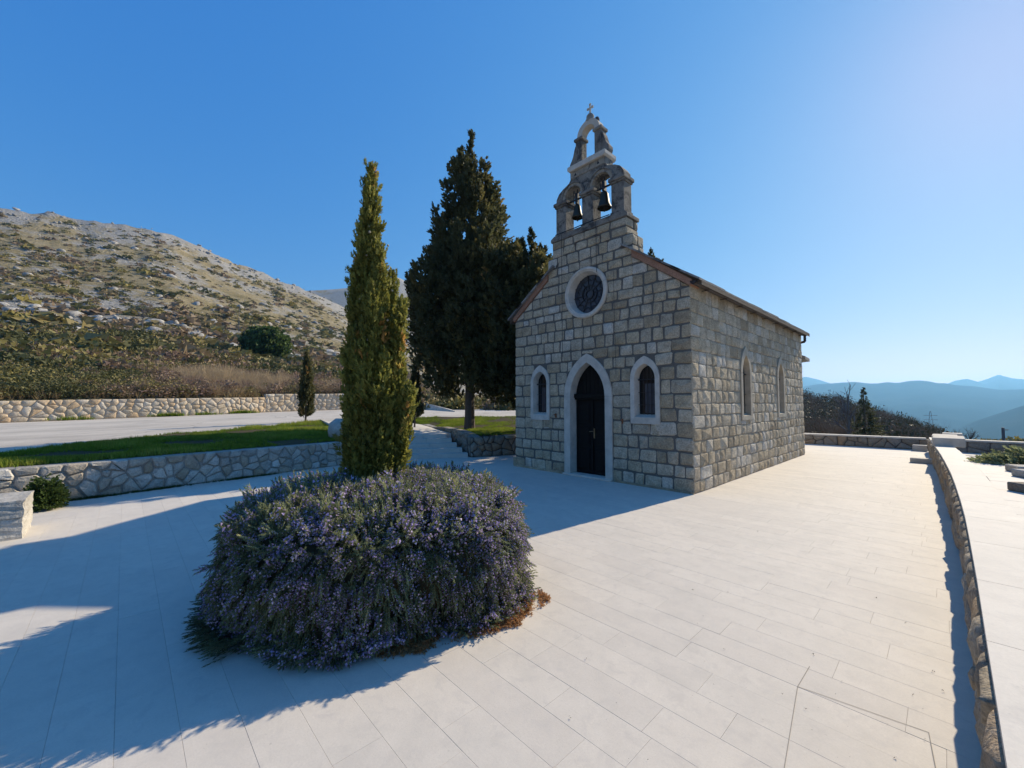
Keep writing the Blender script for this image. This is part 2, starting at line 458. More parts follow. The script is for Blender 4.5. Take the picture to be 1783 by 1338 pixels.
# ------------------------------------------------------------------ leaf templates
def needle_sprig(n=20, ln=.26, w=.045):
    V, F = [], []
    for i in range(n):
        z = .05 + .95 * i / n; t = i * 2.4; el = R_(35 + 25 * i / n)
        d = np.array([math.cos(t) * math.cos(el), math.sin(t) * math.cos(el), math.sin(el)])
        s = np.array([-math.sin(t), math.cos(t), 0]) * w
        b = np.array([0, 0, z]); L = ln * (1 - .4 * i / n)
        k = len(V); V += [b - s, b + s, b + d * L]; F.append((k, k + 1, k + 2))
    return np.array(V), np.array(F)
def flower_sprig(n=7, w=.075):
    V, F = [], []
    for i in range(n):
        z = .35 + .6 * i / n; t = i * 2.1
        c = np.array([math.cos(t) * .09, math.sin(t) * .09, z])
        for q in range(2):
            a = rng.normal(size=3); a /= np.linalg.norm(a); b = np.cross(a, [.3, .2, 1]); b /= np.linalg.norm(b)
            k = len(V); V += [c + a * w, c - a * w * .6 + b * w * .8, c - a * w * .6 - b * w * .8]; F.append((k, k + 1, k + 2))
    return np.array(V), np.array(F)
def feather(n=12, flat=.5, ln=.42, w=.09):
    V, F = [], []
    for i in range(n):
        z = .04 + .8 * i / n; t = (i % 2) * math.pi + rng.normal(0, flat); el = R_(40 + 25 * i / n)
        d = np.array([math.cos(t) * math.cos(el), math.sin(t) * math.cos(el), math.sin(el)])
        s = np.cross(d, rng.normal(size=3)); s *= w / np.linalg.norm(s)
        b = np.array([0, 0, z]); L = ln * (1.1 - .6 * i / n)
        k = len(V); V += [b + d * L * .25 - s, b + d * L * .25 + s, b + d * L, b - d * .03]
        F += [(k, k + 1, k + 2), (k + 1, k, k + 3)]
    return np.array(V), np.array(F)
def leaf_blob(n, w, up=0.0):
    """unit ellipsoid shell of leaf clumps"""
    V, F = [], []
    for i in range(n):
        p = rng.normal(size=3); p /= np.linalg.norm(p); p *= rng.uniform(.55, 1.02)
        p[2] = abs(p[2]) * 1.0 if up else p[2]
        a = rng.normal(size=3); a /= np.linalg.norm(a); b = np.cross(a, rng.normal(size=3)); b /= np.linalg.norm(b)
        q = w * rng.uniform(.6, 1.4)
        k = len(V); V += [p + a * q, p - a * q * .5 + b * q * .8, p - a * q * .5 - b * q * .8]; F.append((k, k + 1, k + 2))
    return np.array(V), np.array(F)
def twig_blob(n, w):
    V, F = [], []
    for i in range(n):
        p = rng.normal(size=3); p[2] = abs(p[2]) + .5; p /= np.linalg.norm(p)
        b = p * rng.uniform(.0, .45); e = p * rng.uniform(.75, 1.1) + rng.normal(0, .12, 3)
        s = np.cross(p, rng.normal(size=3)); s *= w / np.linalg.norm(s)
        k = len(V); V += [b - s, b + s, e]; F.append((k, k + 1, k + 2))
    return np.array(V), np.array(F)
def tuft(n, w):
    V, F = [], []
    for i in range(n):
        t = rng.uniform(0, 6.28); o = rng.uniform(.1, .75)
        e = np.array([math.cos(t) * o, math.sin(t) * o, rng.uniform(.5, 1.0)])
        b = np.array([math.cos(t), math.sin(t), 0]) * rng.uniform(0, .3)
        s = np.array([-math.sin(t), math.cos(t), 0]) * w
        k = len(V); V += [b - s, b + s, e]; F.append((k, k + 1, k + 2))
    return np.array(V), np.array(F)
ICO = None
def rock_tmpl(seed):
    bm = bmesh.new(); bmesh.ops.create_icosphere(bm, subdivisions=2, radius=1)
    r = np.random.default_rng(seed)
    V = np.array([v.co[:] for v in bm.verts]); F = np.array([[v.index for v in f.verts] for f in bm.faces]); bm.free()
    dirs = r.normal(size=(9, 3)); dirs /= np.linalg.norm(dirs, axis=1, keepdims=True)
    for d in dirs:                       # chop facets off the ball
        k = V @ d; lim = r.uniform(.55, .85)
        V = V - np.maximum(k - lim, 0)[:, None] * d
    return V, F

# ================================================================== GROUND, ROAD, HILLS
RZ = lambda x, y: -0.005 * x + 0.025 * y + 0.824        # the road's plane
def lerp_table(x, t):
    t = np.array(t); return np.interp(x, t[:, 0], t[:, 1])

# wide hillside round the site, as rings about the viewpoint's foot (so each bearing has its own slope)
BASE_Z = -150.0
def wrapdeg(a): return (a + 180) % 360 - 180
def px_to_deg(x): return math.degrees(math.atan2(x - 891.5, FPX))
# ridge elevation (tan) by bearing relative to the view axis, in degrees
def tan_el(x, y):
    return (702.6 - y) / math.hypot(FPX, x - 891.5)
RIDGE = [(-180, .0), (-140, .10), (-110, .22), (-80, .30)] + \
        [(px_to_deg(x), tan_el(x, y)) for x, y in [(-250, 335), (0, 356), (60, 364), (118, 375), (150, 377), (200, 384), (250, 392), (290, 402), (340, 424), (400, 451), (450, 471), (500, 492), (550, 511), (600, 536), (640, 560), (700, 590), (760, 625), (880, 680)]] + \
        [(px_to_deg(x), tan_el(x, y)) for x, y in [(1000, 690), (1300, 690), (1403, 694), (1460, 702), (1520, 722), (1580, 745), (1640, 768), (1783, 800)]] + [(60, -.16), (90, -.2), (130, -.15), (180, .0)]
RDIST = [(-180, 150), (-110, 280), (-60, 330), (-35, 360), (-20, 380), (-8, 300), (5, 160), (35, 120), (45, 95), (60, 70), (100, 70), (180, 150)]
BW = [(-29.55, -24, RZ(-29.55, -24)), (-29.6, -16, RZ(-29.6, -16)), (-29.7, -12, .66), (-30.0, -9, .75), (-30.2, -6, .83), (-30.6, -3, .9), (-31.4, 0, .98), (-31.6, 2, 1.03), (-31.6, 4, 1.06), (-31.5, 6.4, 1.13)]
def bearing(x, y):
    q = np.array([x, y]) - CAM[:2]; return math.degrees(math.atan2(q @ RGT[:2], q @ FWD[:2] / math.hypot(FWD[0], FWD[1]))), math.hypot(*q)
WALLD = [(-180, 24), (-110, 30)] + [(bearing(a[0] + (b[0] - a[0]) * k / 4, a[1] + (b[1] - a[1]) * k / 4)[0], bearing(a[0] + (b[0] - a[0]) * k / 4, a[1] + (b[1] - a[1]) * k / 4)[1] + .38) for a, b in zip(BW[:-1], BW[1:]) for k in range(4)] + [(px_to_deg(640), 38.4), (px_to_deg(700), 36),
         (px_to_deg(800), 33), (px_to_deg(900), 30), (20, 26), (px_to_deg(1404), 21.6), (px_to_deg(1610), 21), (50, 22), (80, 24), (180, 24)]
WALLZ = [(-180, 0.0), (-100, .6), (px_to_deg(0), 1.7), (px_to_deg(440), 1.95), (px_to_deg(600), 2.2), (px_to_deg(720), 1.3), (px_to_deg(900), .9), (20, .0), (30, -.5), (90, -1.2), (180, -.3)]
def fnoise(x, y, scale, seed, octaves=4):
    """cheap value noise"""
    out = np.zeros_like(x); amp = 1.0; tot = 0
    for o in range(octaves):
        r = np.random.default_rng(seed + o); T = r.random((64, 64))
        u, v = x / scale, y / scale
        i, j = np.floor(u).astype(int), np.floor(v).astype(int); fu, fv = u - i, v - j
        fu, fv = fu * fu * (3 - 2 * fu), fv * fv * (3 - 2 * fv)
        g = lambda a, b: T[a % 64, b % 64]
        out += amp * ((g(i, j) * (1 - fu) + g(i + 1, j) * fu) * (1 - fv) + (g(i, j + 1) * (1 - fu) + g(i + 1, j + 1) * fu) * fv)
        tot += amp; amp *= .5; scale /= 2
    return out / tot - .5
FWD_AZ = math.atan2(FWD[1], FWD[0])
def hill_z(th, D):
    """height at bearing th (deg, right positive) and distance D from the viewpoint"""
    th = np.asarray(th, float); D = np.asarray(D, float)
    Dw = lerp_table(th, WALLD); zw = lerp_table(th, WALLZ); Dr = lerp_table(th, RDIST); te = lerp_table(th, RIDGE)
    x = CAM[0] + D * np.cos(FWD_AZ - np.radians(th)); y = CAM[1] + D * np.sin(FWD_AZ - np.radians(th))
    t = np.clip((D - Dw) / (Dr - Dw), 0, 1)
    tw = (zw - CAM[2]) / Dw
    h = np.where(te > .1, t ** .62, t)
    z = CAM[2] + D * (tw + (te - tw) * h)
    ridge = (fnoise(x, y, 60, 3, 5) * 7 + fnoise(x, y, 9, 9, 4) * 2.2) * np.clip((D - Dw) / 120, 0, 1) * np.where(te > .1, 1, .25)
    z = z + ridge * (.50 + .50 * (1 - t)) + fnoise(x, y, 6, 29, 3) * 3.2 * np.clip((t - .55) / .4, 0, 1) * np.where(te > .1, 1, 0)
    zr = CAM[2] + Dr * te
    after = np.clip((D - Dr) / 700, 0, 1)
    z = np.where(D > Dr, (zr + (BASE_Z - 5 - zr) * after ** .8), z)
    return z, x, y
def build_hillside():
    fine = np.arange(-56, -4, .22); coarse1 = np.arange(-180, -56, 3.0); coarse2 = np.arange(-4, 60, .9); coarse3 = np.arange(60, 180, 4.0)
    TH = np.concatenate([coarse1, fine, coarse2, coarse3])
    tt = np.concatenate([[0.0, .3, .93, .994], np.linspace(1.0, 1.2, 6), np.geomspace(1.22, 16, 110), np.geomspace(17, 60, 14)])
    TT, KK = np.meshgrid(TH, tt, indexing='ij')
    D = lerp_table(TT, WALLD) * KK
    z, x, y = hill_z(TT, D)
    inner = KK < .998
    z = np.where(inner, np.minimum(-.45, lerp_table(TT, WALLZ) - .6), z)
    te_ = (D - lerp_table(TT, WALLD)) / (lerp_table(TT, RDIST) - lerp_table(TT, WALLD))
    rock = (np.exp(-((te_ - .27) / .10) ** 2) * np.clip((-TT - 20) / 12, .25, 1) + np.exp(-((te_ - .98) / .13) ** 2) * .75) * np.where(lerp_table(TT, RIDGE) > .1, 1, 0)
    nt_, nk = TT.shape
    V = np.stack([x, y, z], -1).reshape(-1, 3)
    I = np.arange(nt_ * nk).reshape(nt_, nk)
    J = np.roll(I, -1, axis=0)
    F = np.stack([I[:, :-1], J[:, :-1], J[:, 1:], I[:, 1:]], -1).reshape(-1, 4)[:, ::-1]
    o = mesh('hillside', V, F, 'hillside_ground', None, (0, 0, 0), True, {'rocky': rock.ravel()})
    tag(o, kind='structure')
build_hillside()

# second, hazier summit between the trees, the valley floor and the blue ranges
def ridge_mesh(name, pts, D, back, seed, base=BASE_Z - 4, rough=.012, spread=.55, mt='mountain_forest', rk=0):
    xs = np.array([p[0] for p in pts], float); ys = np.array([p[1] for p in pts], float)
    X = np.linspace(xs[0], xs[-1], 260)
    Y = np.interp(X, xs, ys)
    k = np.hanning(9); k /= k.sum(); Y = np.convolve(np.pad(Y, 4, 'edge'), k, 'valid')
    az = FWD_AZ - np.arctan2(X - 891.5, FPX)
    te = (702.6 - Y) / np.hypot(FPX, X - 891.5)
    ts = np.concatenate([np.linspace(0, 1, 26), np.linspace(1.1, 2, 8)])
    rows = []
    for t in ts:
        d = D * (1 - spread * (1 - t)) if t <= 1 else D + back * (t - 1)
        zr = CAM[2] + D * te
        px_, py_ = CAM[0] + d * np.cos(az), CAM[1] + d * np.sin(az)
        f = t ** 1.25 if t <= 1 else (2 - t)
        z = base + (zr - base) * f + fnoise(px_, py_, D * .06, seed, 4) * D * rough * (4 * f * (1 - f) + .12)
        rows.append(np.stack([px_, py_, z], -1))
    V = np.array(rows); n, m = V.shape[:2]
    I = np.arange(n * m).reshape(n, m)
    F = np.stack([I[:-1, :-1], I[:-1, 1:], I[1:, 1:], I[1:, :-1]], -1).reshape(-1, 4)
    tag(mesh(name, V.reshape(-1, 3), F, mt, None, (0, 0, 0), True, {'rocky': np.full(n * m, rk)}), kind='structure')
ridge_mesh('mountain', [(430, 520), (520, 505), (560, 503), (600, 500), (640, 492), (668, 484), (690, 480), (712, 492), (740, 515), (820, 560), (900, 600), (1000, 640)], 800, 300, 21, base=0, spread=.5, mt='hillside_ground', rk=.8)
ridge_mesh('mountain', [(1150, 705), (1300, 690), (1380, 678), (1420, 670), (1460, 667), (1490, 665), (1512, 668), (1530, 668), (1546, 665), (1562, 668), (1580, 664), (1600, 662.5), (1620, 664), (1634, 668), (1645, 667), (1665, 671), (1700, 673), (1740, 679), (1783, 678), (1900, 670), (2100, 690)], 4200, 1500, 31)
ridge_mesh('mountain', [(1500, 780), (1600, 768), (1650, 752), (1700, 732), (1745, 718), (1783, 706), (1850, 690), (2000, 690), (2200, 720)], 2300, 700, 41)
ridge_mesh('mountain', [(1280, 690), (1340, 668), (1380, 659), (1405, 656.5), (1425, 661), (1450, 669), (1500, 685)], 6500, 1500, 51)
ridge_mesh('mountain', [(1560, 695), (1640, 672), (1665, 663), (1685, 660), (1700, 664), (1720, 671), (1760, 690)], 6500, 1500, 61)
ridge_mesh('mountain', [(1650, 690), (1690, 669), (1715, 662), (1740, 652.5), (1765, 659), (1800, 662), (1900, 670), (2000, 690)], 7000, 1500, 71)
n = 96
cir = [(math.cos(t), math.sin(t)) for t in np.arange(n) * 2 * math.pi / n]
V = [(r * c, r * s, BASE_Z) for r in (400, 8700) for c, s in cir]
tag(mesh('valley', V, [(i, (i + 1) % n, n + (i + 1) % n, n + i) for i in range(n)], 'mountain_forest'), kind='structure')

# the road across the left, on its own gentle plane
poly = [gz(-500, 860, .6)[:2].tolist()] if False else None
near_edge = [(-7.2, -16.0), (-8.6, -11.5), (-9.7, -9.3), (-11.5, -7.7), (-12.7, -6.5), (-13.65, -4.1), (-14.55, -2.3), (-15.1, -1.4), (-14.6, 1.0), (-14.3, 3.0), (-11.5, 5.4), (-9.0, 7.2), (-6.0, 9.8), (-5.0, 12.5)]
far_edge = [(-29.5, -24), (-29.7, -16), (-29.7, -12), (-30.0, -9), (-30.2, -6), (-30.6, -3), (-31.4, 0), (-31.6, 2), (-31.6, 4), (-31.5, 6.4), (-26, 11), (-20, 14), (-13, 17), (-9, 20)]
def resample(P, n):
    P = np.array(P); s = np.r_[0, np.cumsum(np.linalg.norm(np.diff(P, axis=0), axis=1))]
    q = np.linspace(0, s[-1], n); return np.stack([np.interp(q, s, P[:, 0]), np.interp(q, s, P[:, 1])], -1)
A, B = resample(near_edge, 60), resample(far_edge, 60)
V = []
for i in range(60):
    for k in range(16):
        p = A[i] + (B[i] - A[i]) * k / 15; V.append((p[0], p[1], RZ(*p) + .01 * math.sin(k * .9 + i * .3)))
F = [(i * 16 + k, (i + 1) * 16 + k, (i + 1) * 16 + k + 1, i * 16 + k + 1) for i in range(59) for k in range(15)]
tag(mesh('road', V, F, 'road_concrete', None, (0, 0, 0), True), kind='structure')

# pale gravel kerb along the foot of the far wall
# ------------------------------------------------------------------ pavement of narrow limestone slabs
pav = empty('pavement', (0, 0, 0), kind='structure')
mb = MB().box(-9.4, 3.9, -13, 13.1, -.35, -.005); mb.build('paving_bed', 'paving_bed', pav)
slabs = Pieces()
y = -10.2; GAP = .0009
while y < 12.95:
    w = .241 + rng.normal(0, .002)
    x = -9.3 + rng.uniform(-.6, 0)
    while x < 3.45:
        L = rng.choice([.5, .62, .75, .9, 1.05, 1.2]) * rng.uniform(.95, 1.05)
        x0, x1, y0, y1 = x + GAP / 2, x + L - GAP / 2, y + GAP / 2, y + w - GAP / 2
        inside = x0 > -4.5 and x1 < -.2 and y0 > .2 and y1 < 8.2
        if not inside and x1 > -9.2:
            z = rng.normal(0, .0003); b = .0007
            V = [(x0, y0, -.03), (x1, y0, -.03), (x1, y1, -.03), (x0, y1, -.03), (x0, y0, z - b), (x1, y0, z - b), (x1, y1, z - b), (x0, y1, z - b),
                 (x0 + b, y0 + b, z), (x1 - b, y0 + b, z), (x1 - b, y1 - b, z), (x0 + b, y1 - b, z)]
            F = [(i, (i + 1) % 4, 4 + (i + 1) % 4, 4 + i) for i in range(4)] + [(4 + i, 4 + (i + 1) % 4, 8 + (i + 1) % 4, 8 + i) for i in range(4)] + [(8, 9, 10, 11)]
            slabs.add(V, F)
        x += L
    y += w
slabs.build('paving_slab', 'far_paving', 'paving_stone', pav, 300)
cut = MB()
for a, b in [((2.539, -4.652), (2.80, -6.6)), ((2.539, -4.652), (3.073, -4.573)), ((3.073, -4.573), (3.16, -5.4)), ((2.539, -4.652), (2.545, -4.38))]:
    a, b = np.array(a), np.array(b); d = (b - a) / np.linalg.norm(b - a); nn = np.array([-d[1], d[0]]) * .0017
    cut.add([(*(a - nn), .002), (*(b - nn), .002), (*(b + nn), .002), (*(a + nn), .002)], [(0, 1, 2, 3)])
cut.build('expansion_joint', 'saw_cut', pav)

# ------------------------------------------------------------------ walls of stones
def wall_path(P, n=200):
    P = np.array(P, float)
    s = np.r_[0, np.cumsum(np.linalg.norm(np.diff(P[:, :2], axis=0), axis=1))]
    def f(q):
        q = min(max(q, 0), s[-1])
        p = np.array([np.interp(q, s, P[:, k]) for k in range(P.shape[1])])
        e = .15; a = np.array([np.interp(min(q + e, s[-1]), s, P[:, k]) for k in (0, 1)]); b = np.array([np.interp(max(q - e, 0), s, P[:, k]) for k in (0, 1)])
        t = (a - b) / np.linalg.norm(a - b)
        return p, t
    return f, s[-1]
def voronoi_cells(L, H, sx, nrow, jit=.42):
    seeds = []
    for j in range(nrow):
        x = rng.uniform(-.5, .5) * sx
        while x < L + sx * .5:
            k = 1.25 if j in (0,) else 1.0
            seeds.append((x + rng.normal(0, jit * sx * .5), (j + .5) * H / nrow + rng.normal(0, jit * H / nrow * .45)))
            x += sx * k * rng.uniform(.5, 1.7)
    Sd = np.array(seeds); asp = (H / nrow) / sx
    cells = []
    for i, p in enumerate(Sd):
        poly = [(0, 0), (L, 0), (L, H), (0, H)]
        d = np.abs(Sd - p); near = np.where((d[:, 0] < 3.2 * sx) & (np.arange(len(Sd)) != i))[0]
        near = near[np.argsort(((Sd[near] - p) ** 2).sum(1))][:16]
        for q in Sd[near]:
            m_ = (p + q) / 2; n_ = q - p
            poly = clip(poly, n_[0], n_[1], n_ @ m_)
            if len(poly) < 3: break
        if len(poly) >= 3 and abs(area(poly)) > .15 * sx * H / nrow: cells.append(poly)
    return cells
def rubble_wall(root, path, H, side, sx, nrow, mat, core_mat, thick=.35, joint=.012, proud=.03, dome=.02, zfun=None, limit=300, pieces=None, smooth=False):
    """path: list of (x, y, base z); stones stand on the face to the 'side' (+1: left of travel, -1: right of travel)"""
    f, L = wall_path(path)
    pc = pieces if pieces is not None else Pieces()
    hf = (lambda q: H) if not callable(H) else H
    Hm = max(hf(q) for q in np.linspace(0, L, 40))
    for poly in voronoi_cells(L, Hm, sx, nrow):
        cx, cy = np.mean([p[0] for p in poly]), np.mean([p[1] for p in poly])
        h = hf(cx)
        poly = [(p[0], p[1] * h / Hm) for p in poly]
        poly = shrink(poly, joint)
        if abs(area(poly)) < .002: continue
        Vl, F, c = stone_geo(poly, .10, proud * rng.uniform(.6, 1.4), dome * rng.uniform(.4, 1.3), .006, inner=.82, corner=.13)
        p, t = f(c[0]); u = np.array([t[0], t[1], 0]); nrm = np.array([-t[1], t[0], 0]) * side
        if side > 0: Vl = Vl * np.array([-1, 1, 1]); u = -u
        o = np.array([p[0], p[1], p[2] + c[1]])
        pc.add(place(Vl, o, u, (0, 0, 1), nrm), F)
    n = max(2, int(L / .4)); V, F = [], []
    for i in range(n + 1):
        p, t = f(L * i / n); nrm = np.array([-t[1], t[0]]) * side; h = hf(L * i / n)
        a, b = p[:2] - nrm * .0, p[:2] - nrm * thick
        V += [(*a, p[2] - .3), (*a, p[2] + h - .012), (*b, p[2] + h - .012), (*b, p[2] - .3)]
    for i in range(n):
        k = 4 * i
        F += [(k, k + 4, k + 5, k + 1), (k + 1, k + 5, k + 6, k + 2), (k + 2, k + 6, k + 7, k + 3)]
    F += [(0, 1, 2, 3), (4 * n + 3, 4 * n + 2, 4 * n + 1, 4 * n)]
    mesh('core', V, F, core_mat, root, np.mean(V, 0))
    if pieces is None: pc.build('stone', 'small_stones', mat, root, limit, smooth)
    return f, L

w1 = empty('retaining_wall', (-7.5, -5.5, 0), 'low grey rubble retaining wall holding up the long lawn left of the forecourt', 'stone wall')
rubble_wall(w1, [(-6.75, -11, 0), (-7.05, -8.6, 0), (-7.2, -7.64, 0), (-7.38, -6.82, 0), (-7.6, -5.5, 0), (-8.04, -3.03, 0), (-8.25, -2.2, 0)], .62, -1, .22, 4, 'rubble_stone', 'wall_mortar', joint=.011, proud=.034, dome=.010)
w2 = empty('retaining_wall', (-6.9, .6, 0), 'brown rubble corner wall between the stone steps and the chapel, lawn behind it', 'stone wall')
pc2 = Pieces()
rubble_wall(w2, [(-6.86, .18, 0), (-6.42, 1.6, 0), (-5.95, 3.0, 0), (-5.4, 4.6, 0)], lambda q: .60 + .03 * q, -1, .27, 3, 'brown_rubble', 'brown_mortar', proud=.04, pieces=pc2)
rubble_wall(w2, [(-12.4, 1.75, .62), (-10, 1.15, .5), (-8.3, .72, .25), (-6.87, .19, 0)], lambda q: .14 + .46 * min(1, max(0, (q - 1.4) / 3.8)), -1, .30, 3, 'brown_rubble', 'wall_mortar', proud=.02, dome=.01, pieces=pc2)
pc2.build('stone', 'small_stones', 'brown_rubble', w2, 300, True)
w3 = empty('boundary_wall', (-30.3, -5, .7), 'long cream rubble wall along the far side of the road, stepping up near its right end', 'stone wall')
pc3 = Pieces()
rubble_wall(w3, BW[:7], 1.12, -1, .40, 5, 'cream_rubble', 'cream_mortar', proud=.035, dome=.012, joint=.012, pieces=pc3)
rubble_wall(w3, BW[6:], 1.36, -1, .40, 6, 'cream_rubble', 'cream_mortar', proud=.035, dome=.012, joint=.012, pieces=pc3)
rubble_wall(w3, [(-31.5, 6.4, 1.13), (-31.7, 7.2, 1.15), (-33.0, 8.3, 1.2)], lambda q: 1.38 + .25 * q, -1, .55, 4, 'cream_rubble', 'cream_mortar', proud=.035, dome=.012, joint=.012, pieces=pc3)
pc3.build('stone', 'small_stones', 'cream_rubble', w3, 300, True)

# right: raised terrace with its rough edge wall
RW = [(3.27, -10.5, 0), (3.275, -8, 0), (3.28, -5, 0), (3.285, -3.5, 0), (3.275, -1.58, 0), (3.22, 1.0, 0), (3.13, 3.4, 0), (3.06, 5.2, 0), (2.95, 7.5, 0), (2.74, 12.45, 0)]
TZ = lambda y: np.interp(y, [-10, 3, 7, 12.5], [.62, .62, .58, .49])
w4 = empty('terrace_wall', (3.2, 0, 0), 'low rough brown stone wall edging the raised terrace on the right', 'stone wall')
f4, L4 = wall_path(RW)
rubble_wall(w4, RW, lambda q: TZ(f4(q)[0][1]) - .035, 1, .24, 3, 'brown_rubble', 'brown_mortar', thick=.34, proud=.03, dome=.02, smooth=True)
n = 60
V, F = [], []
rwx = lambda y: np.interp(y, [p[1] for p in RW], [p[0] for p in RW])
# cap slabs of the wall
k = 0; yy = -9.8
while yy < 12.3:
    L = rng.uniform(.8, 1.3); y1 = min(yy + L - .004, 12.4); m_ = (yy + y1) / 2
    z1 = TZ(m_); pr = .005
    quad = [(rwx(yy) - pr, yy), (rwx(yy) + .33, yy), (rwx(y1) + .33, y1), (rwx(y1) - pr, y1)]
    Vq = [(x_, y_, z) for z in (z1 - .04, z1) for x_, y_ in quad]
    mesh('cap_slab', Vq, [(0, 1, 2, 3)[::-1], (4, 5, 6, 7)] + [(i, (i + 1) % 4, 4 + (i + 1) % 4, 4 + i) for i in range(4)], 'paving_stone', w4, np.mean(Vq, 0))
    yy += L
ter = empty('terrace', (5, -3, 0), kind='structure')
MB().add([(rwx(y_) + .345, y_, -.4) for y_ in (-10.4, -3.5, 1, 3.6)] + [(9.5, 5.6, -.4), (9.5, -10.4, -.4)] +
         [(rwx(y_) + .335, y_, .613) for y_ in (-10.4, -3.5, 1, 3.6)] + [(9.5, 5.6, .613), (9.5, -10.4, .613)],
         [(5, 4, 3, 2, 1, 0)] + [(i, (i + 1) % 6, 6 + (i + 1) % 6, 6 + i) for i in range(6)] + [(6, 7, 8, 9, 10, 11)]).build('terrace_base', 'paving_stone', ter)
tsl = Pieces(); y = -10.3
while y < 5.4:
    x = 3.4 + rng.uniform(-.5, 0)
    while x < 9.4:
        L = rng.uniform(.7, 1.3); g = .002
        poly = [(x + g, y + g), (x + L - g, y + g), (x + L - g, y + .40 - g), (x + g, y + .40 - g)]
        for (ya, yb) in ((-10.4, -3.5), (-3.5, 1), (1, 3.6)):           # clip against the wall's back
            xa, xb = rwx(ya) + .331, rwx(yb) + .331
            dy, dx = yb - ya, xb - xa
            if y + .4 > ya and y < yb: poly = clip(poly, -dy, dx, -dy * xa + dx * ya)
            if len(poly) < 3: break
        if len(poly) >= 3:
            xa, ya = rwx(3.6) + .345, 3.6; dx, dy = 9.5 - xa, 5.6 - ya   # far edge
            poly = clip(poly, -dy, dx, -dy * xa + dx * ya)
        if len(poly) >= 3 and abs(area(poly)) > .01:
            m_ = len(poly); z = .62 + rng.normal(0, .0005)
            tsl.add([(*p, .61) for p in poly] + [(*p, z) for p in poly], [tuple(range(m_, 2 * m_))] + [(i, (i + 1) % m_, m_ + (i + 1) % m_, m_ + i) for i in range(m_)])
        x += L
    y += .40
tsl.build('terrace_slab', 'far_terrace_paving', 'paving_stone', ter, 120)

w5 = empty('parapet_wall', (0, 12.8, 0), 'low brown stone parapet with pale cap closing the far end of the forecourt', 'stone wall')
PW = [(-6.5, 12.2, 0), (-.8, 12.76, 0), (.9, 12.95, 0), (2.75, 13.1, 0)]
rubble_wall(w5, PW, .37, -1, .36, 2, 'brown_rubble', 'brown_mortar', thick=.4, proud=.03)
w6 = empty('parapet_wall', (6.5, 13.2, 0), 'dark stone parapet beyond the raised terrace at the right edge, in shade', 'stone wall')
PW2 = [(2.78, 13.1, -.7), (5.5, 13.2, -.7), (12, 13.4, -.75)]
rubble_wall(w6, PW2, 1.07, -1, .40, 4, 'brown_rubble', 'brown_mortar', thick=.4, proud=.03)
for root, P_, h in ((w5, PW, .37), (w6, PW2, 1.07)):
    f, L = wall_path(P_); q = 0
    while q < L - .2:
        l = min(rng.uniform(.8, 1.2), L - q); a, t = f(q + .002); b, _ = f(q + l - .002); nn = np.array([-t[1], t[0]])
        quad = [a[:2] - nn * .04, b[:2] - nn * .04, b[:2] + nn * .43, a[:2] + nn * .43]
        Vq = [(*p, z + a[2] + h) for z in (-.008, .045) for p in quad]
        mesh('cap_slab', Vq, [(3, 2, 1, 0), (4, 5, 6, 7)] + [(i, (i + 1) % 4, 4 + (i + 1) % 4, 4 + i) for i in range(4)], 'dressed_stone', root, np.mean(Vq, 0))
        q += l

# ------------------------------------------------------------------ walkway, steps, lawns
st = empty('stone_steps', (-7.5, -1.0, 0), 'flight of pale shallow stone steps rising from the forecourt to the walkway', 'steps')
sr, sl = np.array([-6.9, .14]), np.array([-8.32, -2.25]); ed = (sr - sl) / np.linalg.norm(sr - sl); up = np.array([-ed[1], ed[0]])
for i in range(5):
    z0 = .125 * i; off = up * (.34 * i)
    # each tread is a long slab with a slightly projecting nosing
    a, b = sl + off - ed * .1, sr + off - ed * (.02 + .14 * i)
    nseg = 3
    for k in range(nseg):
        p, q = a + (b - a) * k / nseg + ed * .003, a + (b - a) * (k + 1) / nseg - ed * .003
        quad = [p, q, q + up * (.36 if i < 4 else 1.0), p + up * (.36 if i < 4 else 1.0)]
        Vq = [(*c, z) for z in (z0 - .05, z0 + .121) for c in quad]
        mesh('tread', Vq, [(3, 2, 1, 0), (4, 5, 6, 7)] + [(j, (j + 1) % 4, 4 + (j + 1) % 4, 4 + j) for j in range(4)], 'paving_stone', st, np.mean(Vq, 0))
wk = [(*(sl + up * 1.9 - ed * .1), .605), (*(sr + up * 1.9 - ed * .4), .605), (-12.3, 1.72, .74), (-14.6, 1.0, RZ(-14.6, 1.0) + .012), (-15.1, -1.4, RZ(-15.1, -1.4) + .012)]
wk_top = wk
tag(mesh('walkway', [*wk_top, *[(x_, y_, z_ - .5) for x_, y_, z_ in wk_top]], [(0, 1, 2, 3, 4)] + [(i, (i + 1) % 5, 5 + (i + 1) % 5, 5 + i) for i in range(5)], 'paving_stone'), kind='structure')
kb = empty('kerb', (-12, -2, .6), 'straight pale stone kerb between the long lawn and the walkway', 'kerb')
a, b = np.array([-8.9, -2.55]), np.array([-15.05, -1.45])
for k in range(6):
    p, q = a + (b - a) * k / 6, a + (b - a) * (k + 1) / 6 - (b - a) / np.linalg.norm(b - a) * .01
    d = (b - a) / np.linalg.norm(b - a); nn = np.array([-d[1], d[0]]) * .07
    zz = np.interp([k / 6, (k + 1) / 6], [0, 1], [.72, RZ(*b) + .11])
    Vq = [(*(p - nn), .3), (*(q - nn), .3), (*(q + nn), .3), (*(p + nn), .3), (*(p - nn), zz[0]), (*(q - nn), zz[1]), (*(q + nn), zz[1]), (*(p + nn), zz[0])]
    mesh('kerb_stone', Vq, [(3, 2, 1, 0), (4, 5, 6, 7)] + [(j, (j + 1) % 4, 4 + (j + 1) % 4, 4 + j) for j in range(4)], 'dressed_stone', kb, np.mean(Vq, 0))

